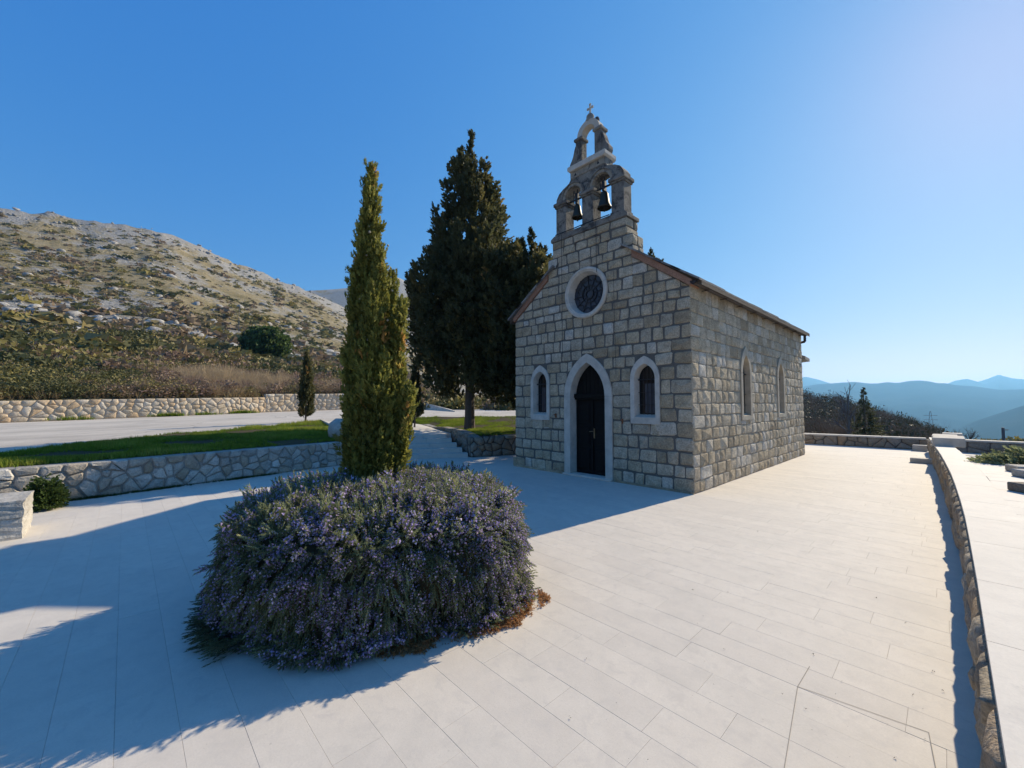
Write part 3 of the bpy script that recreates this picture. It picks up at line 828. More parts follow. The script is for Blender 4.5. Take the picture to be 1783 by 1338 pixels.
GB = feather
def blade_tmpl():
    V, F = [], []
    for i in range(5):
        t = i * 1.26; b = np.array([math.cos(t), math.sin(t), 0]) * .25; s = np.array([-math.sin(t), math.cos(t), 0]) * .09
        e = b * 2.2 + np.array([0, 0, rng.uniform(.7, 1.1)])
        k = len(V); V += [b - s, b + s, e]; F.append((k, k + 1, k + 2))
    return np.array(V), np.array(F)
BL = blade_tmpl()
def lawn(name, near, far, znear, zfar, N, gname, hgt=.07):
    n = 30
    A, B = resample(near, n), resample(far, n)
    V = []
    for i in range(n):
        for k in range(8):
            p = A[i] + (B[i] - A[i]) * k / 7; z = znear(*p) + (zfar(*p) - znear(*p)) * k / 7
            V.append((*p, z + .02 * math.sin(i * 1.1) * math.sin(k * .8)))
    V = np.array(V)
    F = [(i * 8 + k, (i + 1) * 8 + k, (i + 1) * 8 + k + 1, i * 8 + k + 1) for i in range(n - 1) for k in range(7)]
    tag(mesh(name, V, F, 'dark_soil'), kind='structure')
    G = V.reshape(n, 8, 3)
    u, v = rng.uniform(0, n - 1.001, N), rng.uniform(0, 6.999, N)
    i, k = u.astype(int), v.astype(int); fu, fv = (u - i)[:, None], (v - k)[:, None]
    P = (G[i, k] * (1 - fu) + G[i + 1, k] * fu) * (1 - fv) + (G[i, k + 1] * (1 - fu) + G[i + 1, k + 1] * fu) * fv
    patch = fnoise(P[:, 0], P[:, 1], 1.1, 77, 3)
    sc = hgt * rng.uniform(.5, 1.3, N) * np.clip(1 + 2.4 * patch, .25, 2.2)
    P = P + rng.normal(0, .05, P.shape) * [1, 1, 0]
    sc = np.where(patch < -.17, sc * .35, sc)
    D = rng.normal(0, .25, (N, 3)); D[:, 2] = 1
    V, F, A = instances(BL, P, frames(D), np.stack([sc * .8, sc * .8, sc], -1), np.clip(.5 + 1.6 * patch + rng.normal(0, .2, N), 0, 1))
    tag(mesh(gname, V, F, 'grass_blade', None, P.mean(0), False, {'rnd': A}), 'short green grass growing on the lawn', 'grass', kind='stuff')
zn = lambda x, y: .61
lawn('lawn', [(-7.1, -11), (-7.4, -8.55), (-7.55, -7.6), (-7.74, -6.8), (-7.95, -5.45), (-8.38, -3.0), (-8.6, -2.45)], [(-8.5, -11.8)] + near_edge[2:8], zn, lambda x, y: RZ(x, y) + .02, 26000, 'grass')
lawn('lawn', [(-12.4, 1.85), (-10, 1.35), (-8.3, 1.0), (-7.1, .45), (-6.7, 1.7), (-6.2, 3.1), (-5.6, 4.7)], [(-14.3, 2.4), (-14.2, 3.0), (-13.0, 4.1), (-11.5, 5.3), (-10.2, 6.2), (-9.0, 7.1), (-7.4, 8.4)], lambda x, y: .62, lambda x, y: RZ(x, y) + .015, 20000, 'grass', .06)

# ================================================================== THE CHAPEL
ch = empty('chapel', (-2.34, 4, 0), 'small gabled stone chapel with pointed door, rose window and twin-bell gable', 'chapel')
W, LEN, HE = 4.68, 8.47, 3.83
CX = -2.345
SL = (5.54 - HE) / 2.34
def gable_z(x): return HE + SL * (2.34 - abs(x + 2.34))
def arc_side(a, h, n):
    """left half of a pointed arch: from (-a, 0) to (0, h)"""
    Rr = (a * a + h * h) / (2 * a); cx = -a + Rr
    t1 = math.atan2(h, -cx)
    return [(cx + Rr * math.cos(t), Rr * math.sin(t)) for t in np.linspace(math.pi, t1, n)]
def arch_loop(cx, z0, zs, a, h, n=9):
    L = [(cx + x, zs + z) for x, z in arc_side(a, h, n)]
    Rr = [(2 * cx - x, z) for x, z in L[::-1]][1:]
    return [(cx - a, z0)] + L + Rr + [(cx + a, z0)]
def halfwidth(z, z0, zs, a, h):
    if z < z0 or z > zs + h: return 0
    if z <= zs: return a
    Rr = (a * a + h * h) / (2 * a); cx = -a + Rr
    return max(0, -(cx - math.sqrt(max(0, Rr * Rr - (z - zs) ** 2))))
DOOR = dict(c=CX, z0=0, zs=1.80, a=.65, h=.97, ai=.475, hi=.77, z0i=0)
WINS = [dict(c=-3.78, z0=1.24, zs=2.15, a=.315, h=.45, ai=.225, hi=.295, z0i=1.37), dict(c=-.94, z0=1.24, zs=2.15, a=.315, h=.45, ai=.225, hi=.295, z0i=1.37)]
SIDE = [dict(c=2.92, z0=1.27, zs=2.35, a=.37, h=.62, ai=.25, hi=.42, z0i=1.36), dict(c=5.83, z0=1.27, zs=2.35, a=.37, h=.62, ai=.25, hi=.42, z0i=1.36)]
ROSE = (CX - .02, 4.165, .585, .47, .395)

def holed_wall(name, outline, holes, T, thick, mat, parent):
    """T maps (u, v, depth) to world; a wall panel with openings cut through, depth counted inwards"""
    bm = bmesh.new(); eds = []
    loops = []
    for lp in [outline] + holes:
        vs = [bm.verts.new((p[0], p[1], 0)) for p in lp]
        es = [bm.edges.new((vs[i], vs[(i + 1) % len(vs)])) for i in range(len(vs))]
        eds += es; loops.append(vs)
    bmesh.ops.triangle_fill(bm, use_beauty=True, use_dissolve=False, edges=eds)
    for vs in loops:
        ws = [bm.verts.new((v.co.x, v.co.y, thick)) for v in vs]
        for i in range(len(vs)):
            j = (i + 1) % len(vs); bm.faces.new((vs[i], vs[j], ws[j], ws[i]))
    bmesh.ops.recalc_face_normals(bm, faces=bm.faces)
    bm.verts.ensure_lookup_table(); bm.verts.index_update()
    V = [T(*v.co) for v in bm.verts]; F = [[v.index for v in f.verts] for f in bm.faces]; bm.free()
    return mesh(name, V, F, mat, parent, np.mean(V, 0))
TF = lambda u, v, d: (u, d, v)                       # front: depth along +Y
TS = lambda u, v, d: (-d, u, v)                      # right side: u along +Y, depth along -X
def hole(o, s=.06): return arch_loop(o['c'], o['z0'] + (s if o['z0'] > 0 else -.01), o['zs'], o['a'] - s, o['h'] - s)
top = [(-W, 0), (-W, HE), (-3.5, gable_z(-3.5)), (-3.5, 5.2), (-3.35, 5.2), (-3.35, 5.6), (-1.33, 5.6), (-1.33, 5.2), (-1.18, 5.2), (-1.18, gable_z(-1.18)), (0, HE), (0, 0)]
outline = [(x + (.012 if x <= -4.6 else (-.012 if x > -.05 else 0)), z) for x, z in top]
circ = [(ROSE[0] + .53 * math.cos(t), ROSE[1] + .53 * math.sin(t)) for t in np.arange(32) * 2 * math.pi / 32]
holes = [circ, [(p[0], max(p[1], .002)) for p in hole(DOOR)]] + [hole(w) for w in WINS]
holed_wall('facade_wall', outline, holes, lambda u, v, d: (u, d + .007, v), .33, 'mortar', ch)
holed_wall('side_wall', [(.012, 0), (LEN, 0), (LEN, HE + .085), (.012, HE + .085)], [hole(w) for w in SIDE], lambda u, v, d: (-d - .007, u, v), .33, 'sandy_mortar', ch)
mb = MB()
mb.prism([(-W + .36, .01), (-W + .36, HE), (-2.34, 5.38), (-.36, HE), (-.36, .01)], .36, LEN - .02)
mb.box(-W + .012, -W + .36, .36, LEN, 0, HE)
mb.build('body_wall', 'mortar', ch)
MB().box(-3.5, -1.18, .345, .44, 4.2, 5.2).box(-3.35, -1.33, .345, .47, 5.2, 5.6).build('tower_back', 'mortar', ch)

# the squared stones, course by course
stones = Pieces()
def course(z0, z1, segs, T, nT, uT, wr, joint=.017, proud=.014, dome=.012, halfplanes=(), inner=.86, rough=.004):
    for a, b in segs:
        u = a; ws = []
        while b - u > 0.02:
            w = rng.uniform(*wr)
            if rng.random() < .10: w *= 1.5
            if b - u - w < wr[0] * .75: w = b - u
            if w > wr[1] * 1.7: w = (b - u) / 2
            ws.append((u, u + w)); u += w
        for s0, s1 in ws:
            j = lambda: rng.normal(0, .0085)
            poly = [(s0 + joint + j(), z0 + joint + j()), (s1 - joint + j(), z0 + joint + j()), (s1 - joint + j(), z1 - joint + j()), (s0 + joint + j(), z1 - joint + j())]
            if abs(s0 - a) < 1e-6 and a in EDGE: poly[0] = (a, poly[0][1]); poly[3] = (a, poly[3][1])
            if abs(s1 - b) < 1e-6 and b in EDGE: poly[1] = (b, poly[1][1]); poly[2] = (b, poly[2][1])
            for hp in halfplanes: poly = clip(poly, *hp)
            if len(poly) < 3 or abs(area(poly)) < .006: continue
            Vl, F, c = stone_geo(poly, .012, proud * rng.uniform(.5, 1.5), dome * rng.uniform(.3, 1.5), rough, inner=inner, corner=.09)
            o = np.array(T(c[0], c[1], .007))
            stones.add(place(Vl, o, uT, (0, 0, 1), nT), F)
def subtract(segs, a, b):
    out = []
    for s0, s1 in segs:
        if b <= s0 or a >= s1: out.append((s0, s1)); continue
        if a - s0 > .05: out.append((s0, a))
        if s1 - b > .05: out.append((b, s1))
    return out
EDGE = {-W, 0.0, -3.5, -1.18, -3.35, -1.33, LEN}
zs = [0.0]
while zs[-1] < HE - .1: zs.append(zs[-1] + rng.uniform(.225, .285))
zs[-1] = HE
while zs[-1] < 5.2 - .12: zs.append(zs[-1] + rng.uniform(.20, .26))
zs[-1] = 5.2; zs += [5.41, 5.6]
hpR = (SL, 1, SL * 0 + HE - .005); hpL = (-SL, 1, HE + SL * W - .005)
for z0, z1 in zip(zs[:-1], zs[1:]):
    zm = (z0 + z1) / 2
    if z0 >= 5.19: base, hps = [(-3.35, -1.33)], ()
    elif z0 > gable_z(-1.18) - .05: base, hps = [(-3.5, -1.18)], ()
    elif z0 >= HE - .01: base, hps = [(-W + max(0, (z0 - HE) / SL), -max(0, (z0 - HE) / SL))], None
    else: base, hps = [(-W, 0.0)], ()
    segs = base
    for o in [DOOR] + WINS:
        hw = max(halfwidth(zm, o['z0'], o['zs'], o['a'], o['h']), halfwidth(zm + (z1 - z0) * .25, o['z0'], o['zs'], o['a'], o['h']), halfwidth(zm - (z1 - z0) * .25, o['z0'], o['zs'], o['a'], o['h']))
        if hw > .03: segs = subtract(segs, o['c'] - hw + .005, o['c'] + hw - .005)
    dz = abs(zm - ROSE[1])
    if dz < .55:
        hw = math.sqrt(.575 ** 2 - dz ** 2)
        segs = subtract(segs, ROSE[0] - hw, ROSE[0] + hw)
    for o in WINS:
        if z0 + .06 < o['z0'] < z1: course(z0, o['z0'] + .012, [(o['c'] - o['a'] + .005, o['c'] + o['a'] - .005)], TF, (0, -1, 0), (1, 0, 0), (.22, .42))
    for o in [DOOR] + WINS:
        ap_ = o['zs'] + o['h']
        if z0 < ap_ + .01 < z1 - .05:
            hw = max(halfwidth(zm + k * (z1 - z0), o['z0'], o['zs'], o['a'], o['h']) for k in (-.25, 0, .25))
            if hw > .03: course(ap_ - .012, z1, [(o['c'] - hw, o['c'] + hw)], TF, (0, -1, 0), (1, 0, 0), (.20, .37))
    if hps is None:      # gable courses: clip to the rake, but let the tower rise straight
        for a, b in segs:
            for s0, s1, hp in ((a, min(b, -3.5), (hpL,)), (max(a, -3.5), min(b, -1.18), ()), (max(a, -1.18), b, (hpR,))):
                if s1 - s0 > .06: course(z0, z1, [(s0, s1)], TF, (0, -1, 0), (1, 0, 0), (.20, .37), halfplanes=hp)
    else:
        course(z0, z1, segs, TF, (0, -1, 0), (1, 0, 0), (.20, .37))
zs2 = [0.0]
while zs2[-1] < HE - .1: zs2.append(zs2[-1] + rng.uniform(.215, .27))
zs2[-1] = HE + .08
for z0, z1 in zip(zs2[:-1], zs2[1:]):
    zm = (z0 + z1) / 2; segs = [(0.0, LEN)]
    for o in SIDE:
        hw = max(halfwidth(zm + k * (z1 - z0), o['z0'], o['zs'], o['a'], o['h']) for k in (-.25, 0, .25))
        if hw > .03: segs = subtract(segs, o['c'] - hw, o['c'] + hw)
    for o in SIDE:
        if z0 + .06 < o['z0'] < z1: course(z0, o['z0'] + .012, [(o['c'] - o['a'], o['c'] + o['a'])], TS, (1, 0, 0), (0, 1, 0), (.22, .42), joint=.007, proud=.014, dome=.009, inner=.84)
    for o in SIDE:
        ap_ = o['zs'] + o['h']
        if z0 < ap_ + .01 < z1 - .05:
            hw = max(halfwidth(zm + k * (z1 - z0), o['z0'], o['zs'], o['a'], o['h']) for k in (-.25, 0, .25))
            if hw > .03: course(ap_ - .012, z1, [(o['c'] - hw, o['c'] + hw)], TS, (1, 0, 0), (0, 1, 0), (.22, .42), joint=.007, proud=.014, dome=.009, inner=.84)
    course(z0, z1, segs, TS, (1, 0, 0), (0, 1, 0), (.22, .42), joint=.007, proud=.014, dome=.009, inner=.84, rough=.004)
EDGE = {0.0, .44, .47}
for z0, z1, X, d in ((4.74, 4.97, -1.18, .44), (4.97, 5.2, -1.18, .44), (5.2, 5.4, -1.33, .47), (5.4, 5.6, -1.33, .47)):
    course(z0, z1, [(0.0, d)], lambda u, v, dd, X=X: (X - dd + .012, u, v), (1, 0, 0), (0, 1, 0), (.18, .3))
stones.build('stone', 'small_stones', 'facade_stone', ch, 300, False)

# dressed stone surrounds
def ring_piece(name, outer, inner, T, y_out, y_in, deep, mat, parent, inner2=None):
    """a run of surround between two open polylines; front face at -y_out, reveal going in to 'deep'"""
    n = len(outer); inner2 = inner2 or inner
    V = [T(*p, .03) for p in outer] + [T(*p, -y_out) for p in outer] + [T(*p, -y_in) for p in inner] + [T(*p, deep) for p in inner2]
    F = []
    for i in range(n - 1):
        for k in range(3): F.append((k * n + i, k * n + i + 1, (k + 1) * n + i + 1, (k + 1) * n + i))
    for e in (0, n - 1):
        F.append((e, n + e, 2 * n + e, 3 * n + e))
    bm = bmesh.new(); vs = [bm.verts.new(v) for v in V]
    for f in F:
        try: bm.faces.new([vs[i] for i in f])
        except ValueError: pass
    bmesh.ops.recalc_face_normals(bm, faces=bm.faces)
    c = Vector(np.mean(V, 0).tolist())
    bm.verts.index_update()
    o = mesh(name, [tuple(v.co) for v in bm.verts], [[v.index for v in f.verts] for f in bm.faces], mat, parent, c)
    bm.free(); return o
def surround(o, T, deep, parent, proud=.035, splay=.0, mt='dressed_stone'):
    c, g = o['c'], .0015
    n = 9
    zi0 = o['z0i']
    for sgn in (-1, 1):
        ou = [(c + sgn * o['a'], o['z0']), (c + sgn * o['a'], o['zs'] - g)]
        inn = [(c + sgn * o['ai'], zi0), (c + sgn * o['ai'], o['zs'] - g)]
        inn2 = [(c + sgn * (o['ai'] - splay), zi0 + (.06 if zi0 else 0)), (c + sgn * (o['ai'] - splay), o['zs'] - g)]
        ring_piece('jamb', ou, inn, T, proud, proud, deep, mt, parent, inn2)
        A1 = [(c - sgn * -1 * x if False else c + (x if sgn < 0 else -x), o['zs'] + g + z) for x, z in arc_side(o['a'], o['h'], n)]
        A2 = [(c + (x if sgn < 0 else -x), o['zs'] + g + z) for x, z in arc_side(o['ai'], o['hi'], n)]
        A3 = [(c + (x if sgn < 0 else -x), o['zs'] + g + z) for x, z in arc_side(o['ai'] - splay, o['hi'] - splay, n)]
        A1[-1] = (c + sgn * .0008, A1[-1][1]); A2[-1] = (c + sgn * .0008, A2[-1][1]); A3[-1] = (c + sgn * .0008, A3[-1][1])
        ring_piece('arch_stone', A1, A2, T, proud, proud, deep, mt, parent, A3)
    if zi0:
        ring_piece('sill', [(c - o['a'], o['z0']), (c + o['a'], o['z0'])], [(c - o['ai'], zi0), (c + o['ai'], zi0)], T, proud, proud, deep, mt, parent,
                   [(c - o['ai'] + splay, zi0 + .06), (c + o['ai'] - splay, zi0 + .06)])
def pane(name, o, T, depth, mat, parent, z0=None, shrink_=0.0):
    lp = arch_loop(o['c'], (o['z0i'] if z0 is None else z0), o['zs'], o['ai'] + .02 - shrink_, o['hi'] + .02 - shrink_)
    n = len(lp); V = [T(*p, depth) for p in lp] + [T(*p, depth + .03) for p in lp]
    F = [tuple(range(n)), tuple(range(2 * n - 1, n - 1, -1))] + [(i, (i + 1) % n, n + (i + 1) % n, n + i) for i in range(n)]
    return mesh(name, V, F, mat, parent, np.mean(V, 0))

dr = empty('door', (CX, 0, 0)); dr.parent = ch; dr.location = Vector((CX, 0, 0)) - ch.location
surround(DOOR, TF, .26, dr)
lp = arch_loop(CX, 1.86, 1.80 + .061, .49, .72)
n = len(lp); V = [(x, .20, z) for x, z in lp] + [(x, .24, z) for x, z in lp]
mesh('tympanum', V, [tuple(range(n)), tuple(range(2 * n - 1, n - 1, -1))] + [(i, (i + 1) % n, n + (i + 1) % n, n + i) for i in range(n)], 'black_wood', dr, np.mean(V, 0))
for k in range(-4, 5):
    x = CX + k * .105; h = halfwidth_z = None
    zt = 1.86
    while zt < 2.6 and halfwidth(zt, 0, 1.8, .47, .76) > abs(k * .105) + .045: zt += .01
    if zt > 1.95: MB().box(x - .047, x + .047, .188, .202, 1.875, zt - .01).build('tympanum_board', 'black_wood', dr, bevel=.003)
MB().box(CX - .54, CX + .53, .12, .25, 1.775, 1.87).box(CX - .52, CX + .51, .145, .26, 1.735, 1.776).build('transom', 'black_wood', dr, bevel=.006)
for s in (-1, 1):
    x0, x1 = (CX - .48, CX - .003) if s < 0 else (CX + .003, CX + .48)
    mb = MB().box(x0, x1, .205, .25, .045, 1.735)
    for z0, z1 in ((.14, .62), (.70, 1.12), (1.20, 1.66)):
        mb.box(x0 + .075, x1 - .075, .193, .206, z0, z1)
        mb.box(x0 + .10, x1 - .10, .183, .194, z0 + .03, z1 - .03)
    mb.build('door_leaf', 'black_wood', dr, bevel=.003)
MB().box(CX - .02, CX + .018, .176, .206, .1, 1.73).build('meeting_bead', 'black_wood', dr)
MB().box(CX + .03, CX + .066, .176, .206, .86, 1.08).bar((CX + .048, .17, 1.02), (CX + .048, .12, 1.02), .009).bar((CX + .048, .125, 1.02), (CX - .05, .125, 1.01), .010).build('handle', 'brass', dr)
MB().box(CX - .66, CX + .66, -.10, .2, .0, .045).build('threshold', 'dressed_stone', dr, bevel=.006)
for o, T, nm in [(w, TF, 0) for w in WINS] + [(w, TS, 1) for w in SIDE]:
    base = T(o['c'], o['z0'], 0)
    wnd = empty('window', base); wnd.parent = ch; wnd.location = Vector(base) - ch.location
    surround(o, T, .10 if nm else .14, wnd, .03, splay=.005 if nm else .03, mt='tan_dressed_stone' if nm else 'dressed_stone')
    lp = o['zs'] - .04
    pane('pane', o, T, .095 if nm else .135, 'window_glass', wnd)
    if nm == 0:
        c = o['c']
        V = [T(c - .15, o['z0i'] + .09, .205), T(c + .19, o['z0i'] + .09, .205), T(c + .19, lp - .09, .205), T(c - .13, lp - .09, .205)]
        V = [T(c + u, v, d) for d in (.125, .132) for u, v in ((-.07, o['z0i'] + .08), (.165, o['z0i'] + .08), (.165, lp - .06), (-.07, lp - .06))]
        mesh('lower_pane', V, [(0, 1, 2, 3), (7, 6, 5, 4)] + [(i, (i + 1) % 4, 4 + (i + 1) % 4, 4 + i) for i in range(4)], 'curtain_glass', wnd, np.mean(V, 0))
    dbar = .07 if nm else .10
    for k in (-1, 0, 1):
        a, b = T(o['c'] + k * .085, o['z0i'] + .03, dbar), T(o['c'] + k * .085, o['zs'] + (o['hi'] - .04) * (1 if k == 0 else .72), dbar)
        MB().bar(a, b, .006, n=5).build('bar', 'iron', wnd)
    for z in (o['z0i'] + .25, o['z0i'] + .5, o['zs'] - .02):
        MB().bar(T(o['c'] - o['ai'], z, dbar), T(o['c'] + o['ai'], z, dbar), .006 if z < o['zs'] - .1 else .016, n=5).build('crossbar', 'iron', wnd)
# rose window
rw = empty('rose_window', (ROSE[0], 0, ROSE[1])); rw.parent = ch; rw.location = Vector((ROSE[0], 0, ROSE[1])) - ch.location
def ring(r, y, n=48): return [(ROSE[0] + r * math.cos(t), y, ROSE[1] + r * math.sin(t)) for t in np.arange(n) * 2 * math.pi / n]
def lathe_y(prof, n=48):
    V, F = [], []
    for r, y in prof: V += ring(r, y, n)
    for k in range(len(prof) - 1): F += [(k * n + i, k * n + (i + 1) % n, (k + 1) * n + (i + 1) % n, (k + 1) * n + i) for i in range(n)]
    return V, F
for q in range(4):
    prof = [(.585, .03), (.585, -.035), (.565, -.055), (.525, -.055), (.515, -.035), (.485, -.03), (.44, .13), (.435, .26)]
    V, F = [], []; nn = 13
    for r, y in prof:
        V += [(ROSE[0] + r * math.cos(t), y, ROSE[1] + r * math.sin(t)) for t in np.linspace(q * math.pi / 2 + .003 + .3, (q + 1) * math.pi / 2 - .003 + .3, nn)]
    F = [(k * nn + i, (k + 1) * nn + i, (k + 1) * nn + i + 1, k * nn + i + 1) for k in range(len(prof) - 1) for i in range(nn - 1)]
    mesh('ring_stone', V, F, 'dressed_stone', rw, np.mean(V, 0), False)
mb = MB(); lp = ring(.45, .155, 40); n = 40
mesh('rose_glass', lp + [(x, .18, z) for x, _, z in lp], [tuple(range(n)), tuple(range(2 * n - 1, n - 1, -1))] + [(i, (i + 1) % n, n + (i + 1) % n, n + i) for i in range(n)], 'curtain_glass', rw, np.mean(lp, 0))
for k in range(12):
    t = k * math.pi / 6 + .1
    a, b = np.array([math.cos(t), 0, math.sin(t)]), np.array([-math.sin(t), 0, math.cos(t)])
    c0 = np.array([ROSE[0], .138, ROSE[1]])
    m_ = MB().bar(c0 + a * .10, c0 + a * .44, .008, .011, 5)
    for q in range(6):
        t0, t1 = (q / 6 * 2 - 1) * .24, ((q + 1) / 6 * 2 - 1) * .24
        f = lambda s: c0 + (a * math.cos(s) + b * math.sin(s)) * (.30 + .06 * math.cos(s / .24 * 1.57))
        m_.bar(f(t0), f(t1), .008, .008, 4)
    m_.build('tracery_spoke', 'iron', rw)
V, F = [], []
for (r0, r1) in ((.085, .115), (.19, .212)):
    k0 = len(V); n = 28
    for r, y in ((r0, .128), (r1, .128), (r1, .15), (r0, .15)): V += ring(r, y, n)
    F += [(k0 + k * n + i, k0 + k * n + (i + 1) % n, k0 + ((k + 1) % 4) * n + (i + 1) % n, k0 + ((k + 1) % 4) * n + i) for k in range(4) for i in range(n)]
mesh('tracery_ring', V, F, 'iron', rw, np.mean(V, 0))

# terracotta rake bands, roof slabs, gutter
for s in (-1, 1):
    xe, xt = (0.0, -1.18) if s > 0 else (-W, -3.5)
    z_e, z_t = HE, gable_z(xt)
    q = [(xe + s * .02, z_e - .01), (xe + s * .06, z_e + .10), (xt, z_t + .165), (xt, z_t + .0)]
    MB().prism(q if s < 0 else q[::-1], -.045, .33).build('gable_band', 'terracotta', ch, bevel=.006)
rf = empty('roof', (-2.34, 4, 4.6)); rf.parent = ch; rf.location = Vector((-2.34, 4, 4.6)) - ch.location
def roof_pt(s, t, lift):           # t: 0 eave .. 1 ridge
    x = (-2.34 + s * 2.34) + s * .16 * (1 - t) - s * 2.34 * t + (0)
    return x, HE + .075 + (5.54 - HE) * t - .0 * (1 - t) + lift
slab_rows = 7
rest = Pieces()
for s in (-1, 1):
    for r in range(slab_rows):
        t0, t1 = r / slab_rows - .02, (r + 1) / slab_rows + .05
        y = -.10
        first = True
        while y < LEN + .05:
            w = min(rng.uniform(.4, .7), LEN + .12 - y)
            if not (s != 0 and y < .3 and r >= 4):
                (xa, za), (xb, zb) = roof_pt(s, t0, .055 + rng.normal(0, .006)), roof_pt(s, min(t1, 1.01), .05)
                V = [(xa, y + .004, za), (xa, y + w - .004, za + rng.normal(0, .004)), (xb, y + w - .004, zb), (xb, y + .004, zb)]
                V += [(x_, y_, z_ - .04) for x_, y_, z_ in V]
                F = [(0, 1, 2, 3), (7, 6, 5, 4)] + [(i, (i + 1) % 4, 4 + (i + 1) % 4, 4 + i)[::-1] for i in range(4)]
                if first: mesh('roof_slab', V, F, 'roof_slab', rf, np.mean(V, 0))
                else: rest.add(V, F)
            first = False
            y += w
    (xa, za), (xb, zb) = roof_pt(s, -.02, 0), roof_pt(s, 1, 0)
    V = [(xa, .0, za), (xa, LEN + .1, za), (xb, LEN + .1, zb), (xb, .0, zb)]
    V = [(x_, y_, z_ + .02) for x_, y_, z_ in V] + [(x_, y_, z_ - .06) for x_, y_, z_ in V]
    mesh('roof_deck', V, [(0, 1, 2, 3), (7, 6, 5, 4)] + [(i, (i + 1) % 4, 4 + (i + 1) % 4, 4 + i)[::-1] for i in range(4)], 'bark', rf, np.mean(V, 0))
rest.build('roof_slab', 'small_slabs', 'roof_slab', rf, 60)
V, F = [], []
prof = [(.02 + .065 + .065 * math.cos(t), HE + .075 + .075 * math.sin(t)) for t in np.linspace(math.pi, 2 * math.pi, 8)]
for yv in (-.06, LEN + .10): V += [(x, yv, z) for x, z in prof] + [(x * .97, yv, z + .005) for x, z in prof[::-1]]
n = 16
F = [(i, (i + 1) % n, n + (i + 1) % n, n + i) for i in range(n)] + [tuple(range(n)), tuple(range(2 * n - 1, n - 1, -1))]
V += [(x, -.06, z) for x, z in prof]
F.append(tuple(range(2 * n, 2 * n + 8)))
gt = mesh('gutter', V, F, 'gutter_metal', ch, np.mean(V, 0))
for yv in np.arange(.5, 8.4, .95):
    MB().box(-.01, .15, yv - .01, yv + .01, HE - .02, HE - .005).build('gutter_bracket', 'gutter_metal', ch)
MB().tube([(.085, LEN + .05, HE), (.085, LEN + .05, HE - .17), (-.1, LEN + .06, HE - .20)], [.04, .04, .04]).build('downpipe', 'gutter_metal', ch)
MB().add([(-1.17, .02, 4.80), (-1.17, .5, 4.80), (-.98, .5, 4.66), (-.98, .02, 4.66), (-1.17, .02, 4.84), (-1.17, .5, 4.84), (-.97, .5, 4.70), (-.97, .02, 4.70)],
         [(3, 2, 1, 0), (4, 5, 6, 7), (0, 1, 5, 4), (1, 2, 6, 5), (2, 3, 7, 6), (3, 0, 4, 7)]).build('flashing', 'flashing_metal', ch)
# foot stones at the left corner, plinth
MB().box(-W - .16, -W + .1, .05, .8, 0, .22).build('foot_block', 'facade_stone', ch, bevel=.02)
MB().box(-W - .02, -1.72 - 1.32, -.05, .02, 0, .05).build('plinth_strip', 'facade_stone', ch)
MB().box(-1.66, .0, -.035, .02, 0, .04).build('plinth_strip', 'facade_stone', ch)
# little apse behind
ap = MB(); pts = [(-4.2, LEN), (-4.2, 9.6), (-3.4, 10.6), (-1.4, 10.6), (-.35, 9.6), (-.35, LEN)]
n = 6
ap.add([(x, y, 0) for x, y in pts] + [(x, y, 3.1) for x, y in pts], [(i, (i + 1) % n, n + (i + 1) % n, n + i) for i in range(n)] + [tuple(range(n, 2 * n))]).build('apse_wall', 'facade_stone', ch)
pts2 = [(-4.4, LEN), (-4.4, 9.7), (-3.5, 10.8), (-1.3, 10.8), (-.02, 9.7), (.06, LEN + .15)]
MB().add([(x, y, 3.1) for x, y in pts2] + [(x, y, 3.2) for x, y in pts2] + [(-2.34, LEN + .2, 4.2)], [(i, (i + 1) % n, n + (i + 1) % n, n + i) for i in range(n)] + [tuple(range(n))[::-1]] + [(n + i, n + (i + 1) % n, 2 * n) for i in range(n)]).build('apse_roof', 'roof_slab', ch)
# lightning wires and old brackets on the facade
mb = MB()
for xx, zt, zb in ((-3.02, 5.70, 2.75), (-2.035, 5.70, 4.55)): MB().bar((xx, -.06, zt), (xx + .01, -.062, zb), .006, n=5).build('wire', 'iron', ch)
MB().bar((-1.60, -.062, 4.5), (-1.56, -.062, 2.2), .004, n=4).build('wire', 'iron', ch)
for xx, zz in ((-1.44, 1.28), (-3.25, 1.36)):
    MB().box(xx - .012, xx + .012, -.05, -.02, zz - .05, zz + .05).bar((xx, -.03, zz + .02), (xx, -.10, zz + .02), .012).build('bracket', 'rust', ch)

# ---- the bell gable
bt = empty('bell_gable', (CX, .2, 5.6)); bt.parent = ch; bt.location = Vector((CX, .2, 5.6)) - ch.location
Y0, Y1 = .035, .36
BC = -2.33
MB().prism([(-3.40, 5.602), (-3.40, 5.68), (-3.30, 5.74), (-1.36, 5.74), (-1.28, 5.68), (-1.28, 5.602)][::-1], -.02, .49).build('ledge', 'weathered_stone', bt, bevel=.008)
for x0, x1, mt in ((-3.27, -2.965, 'weathered_stone'), (-2.485, -2.175, 'weathered_stone'), (-1.695, -1.385, 'weathered_stone')):
    MB().box(x0, x1, Y0, Y1, 5.742, 6.43).build('pier', 'weathered_stone', bt, bevel=.012)
    MB().box(x0 - .02, x1 + .02, Y0 - .02, Y1 + .02, 5.743, 5.80).build('pier_base', mt, bt, bevel=.01)
    mb = MB()
    mb.box(x0 - .025, x1 + .025, Y0 - .025, Y1 + .025, 6.432, 6.475).box(x0 - .05, x1 + .05, Y0 - .05, Y1 + .05, 6.476, 6.56)
    mb.build('pier_cap', mt, bt, bevel=.012)
def semi(cx, zc, r, n=12, t0=math.pi, t1=0): return [(cx + r * math.cos(t), zc + r * math.sin(t)) for t in np.linspace(t0, t1, n)]
AC = [(-2.725, 6.50, .24), (-1.935, 6.50, .24)]
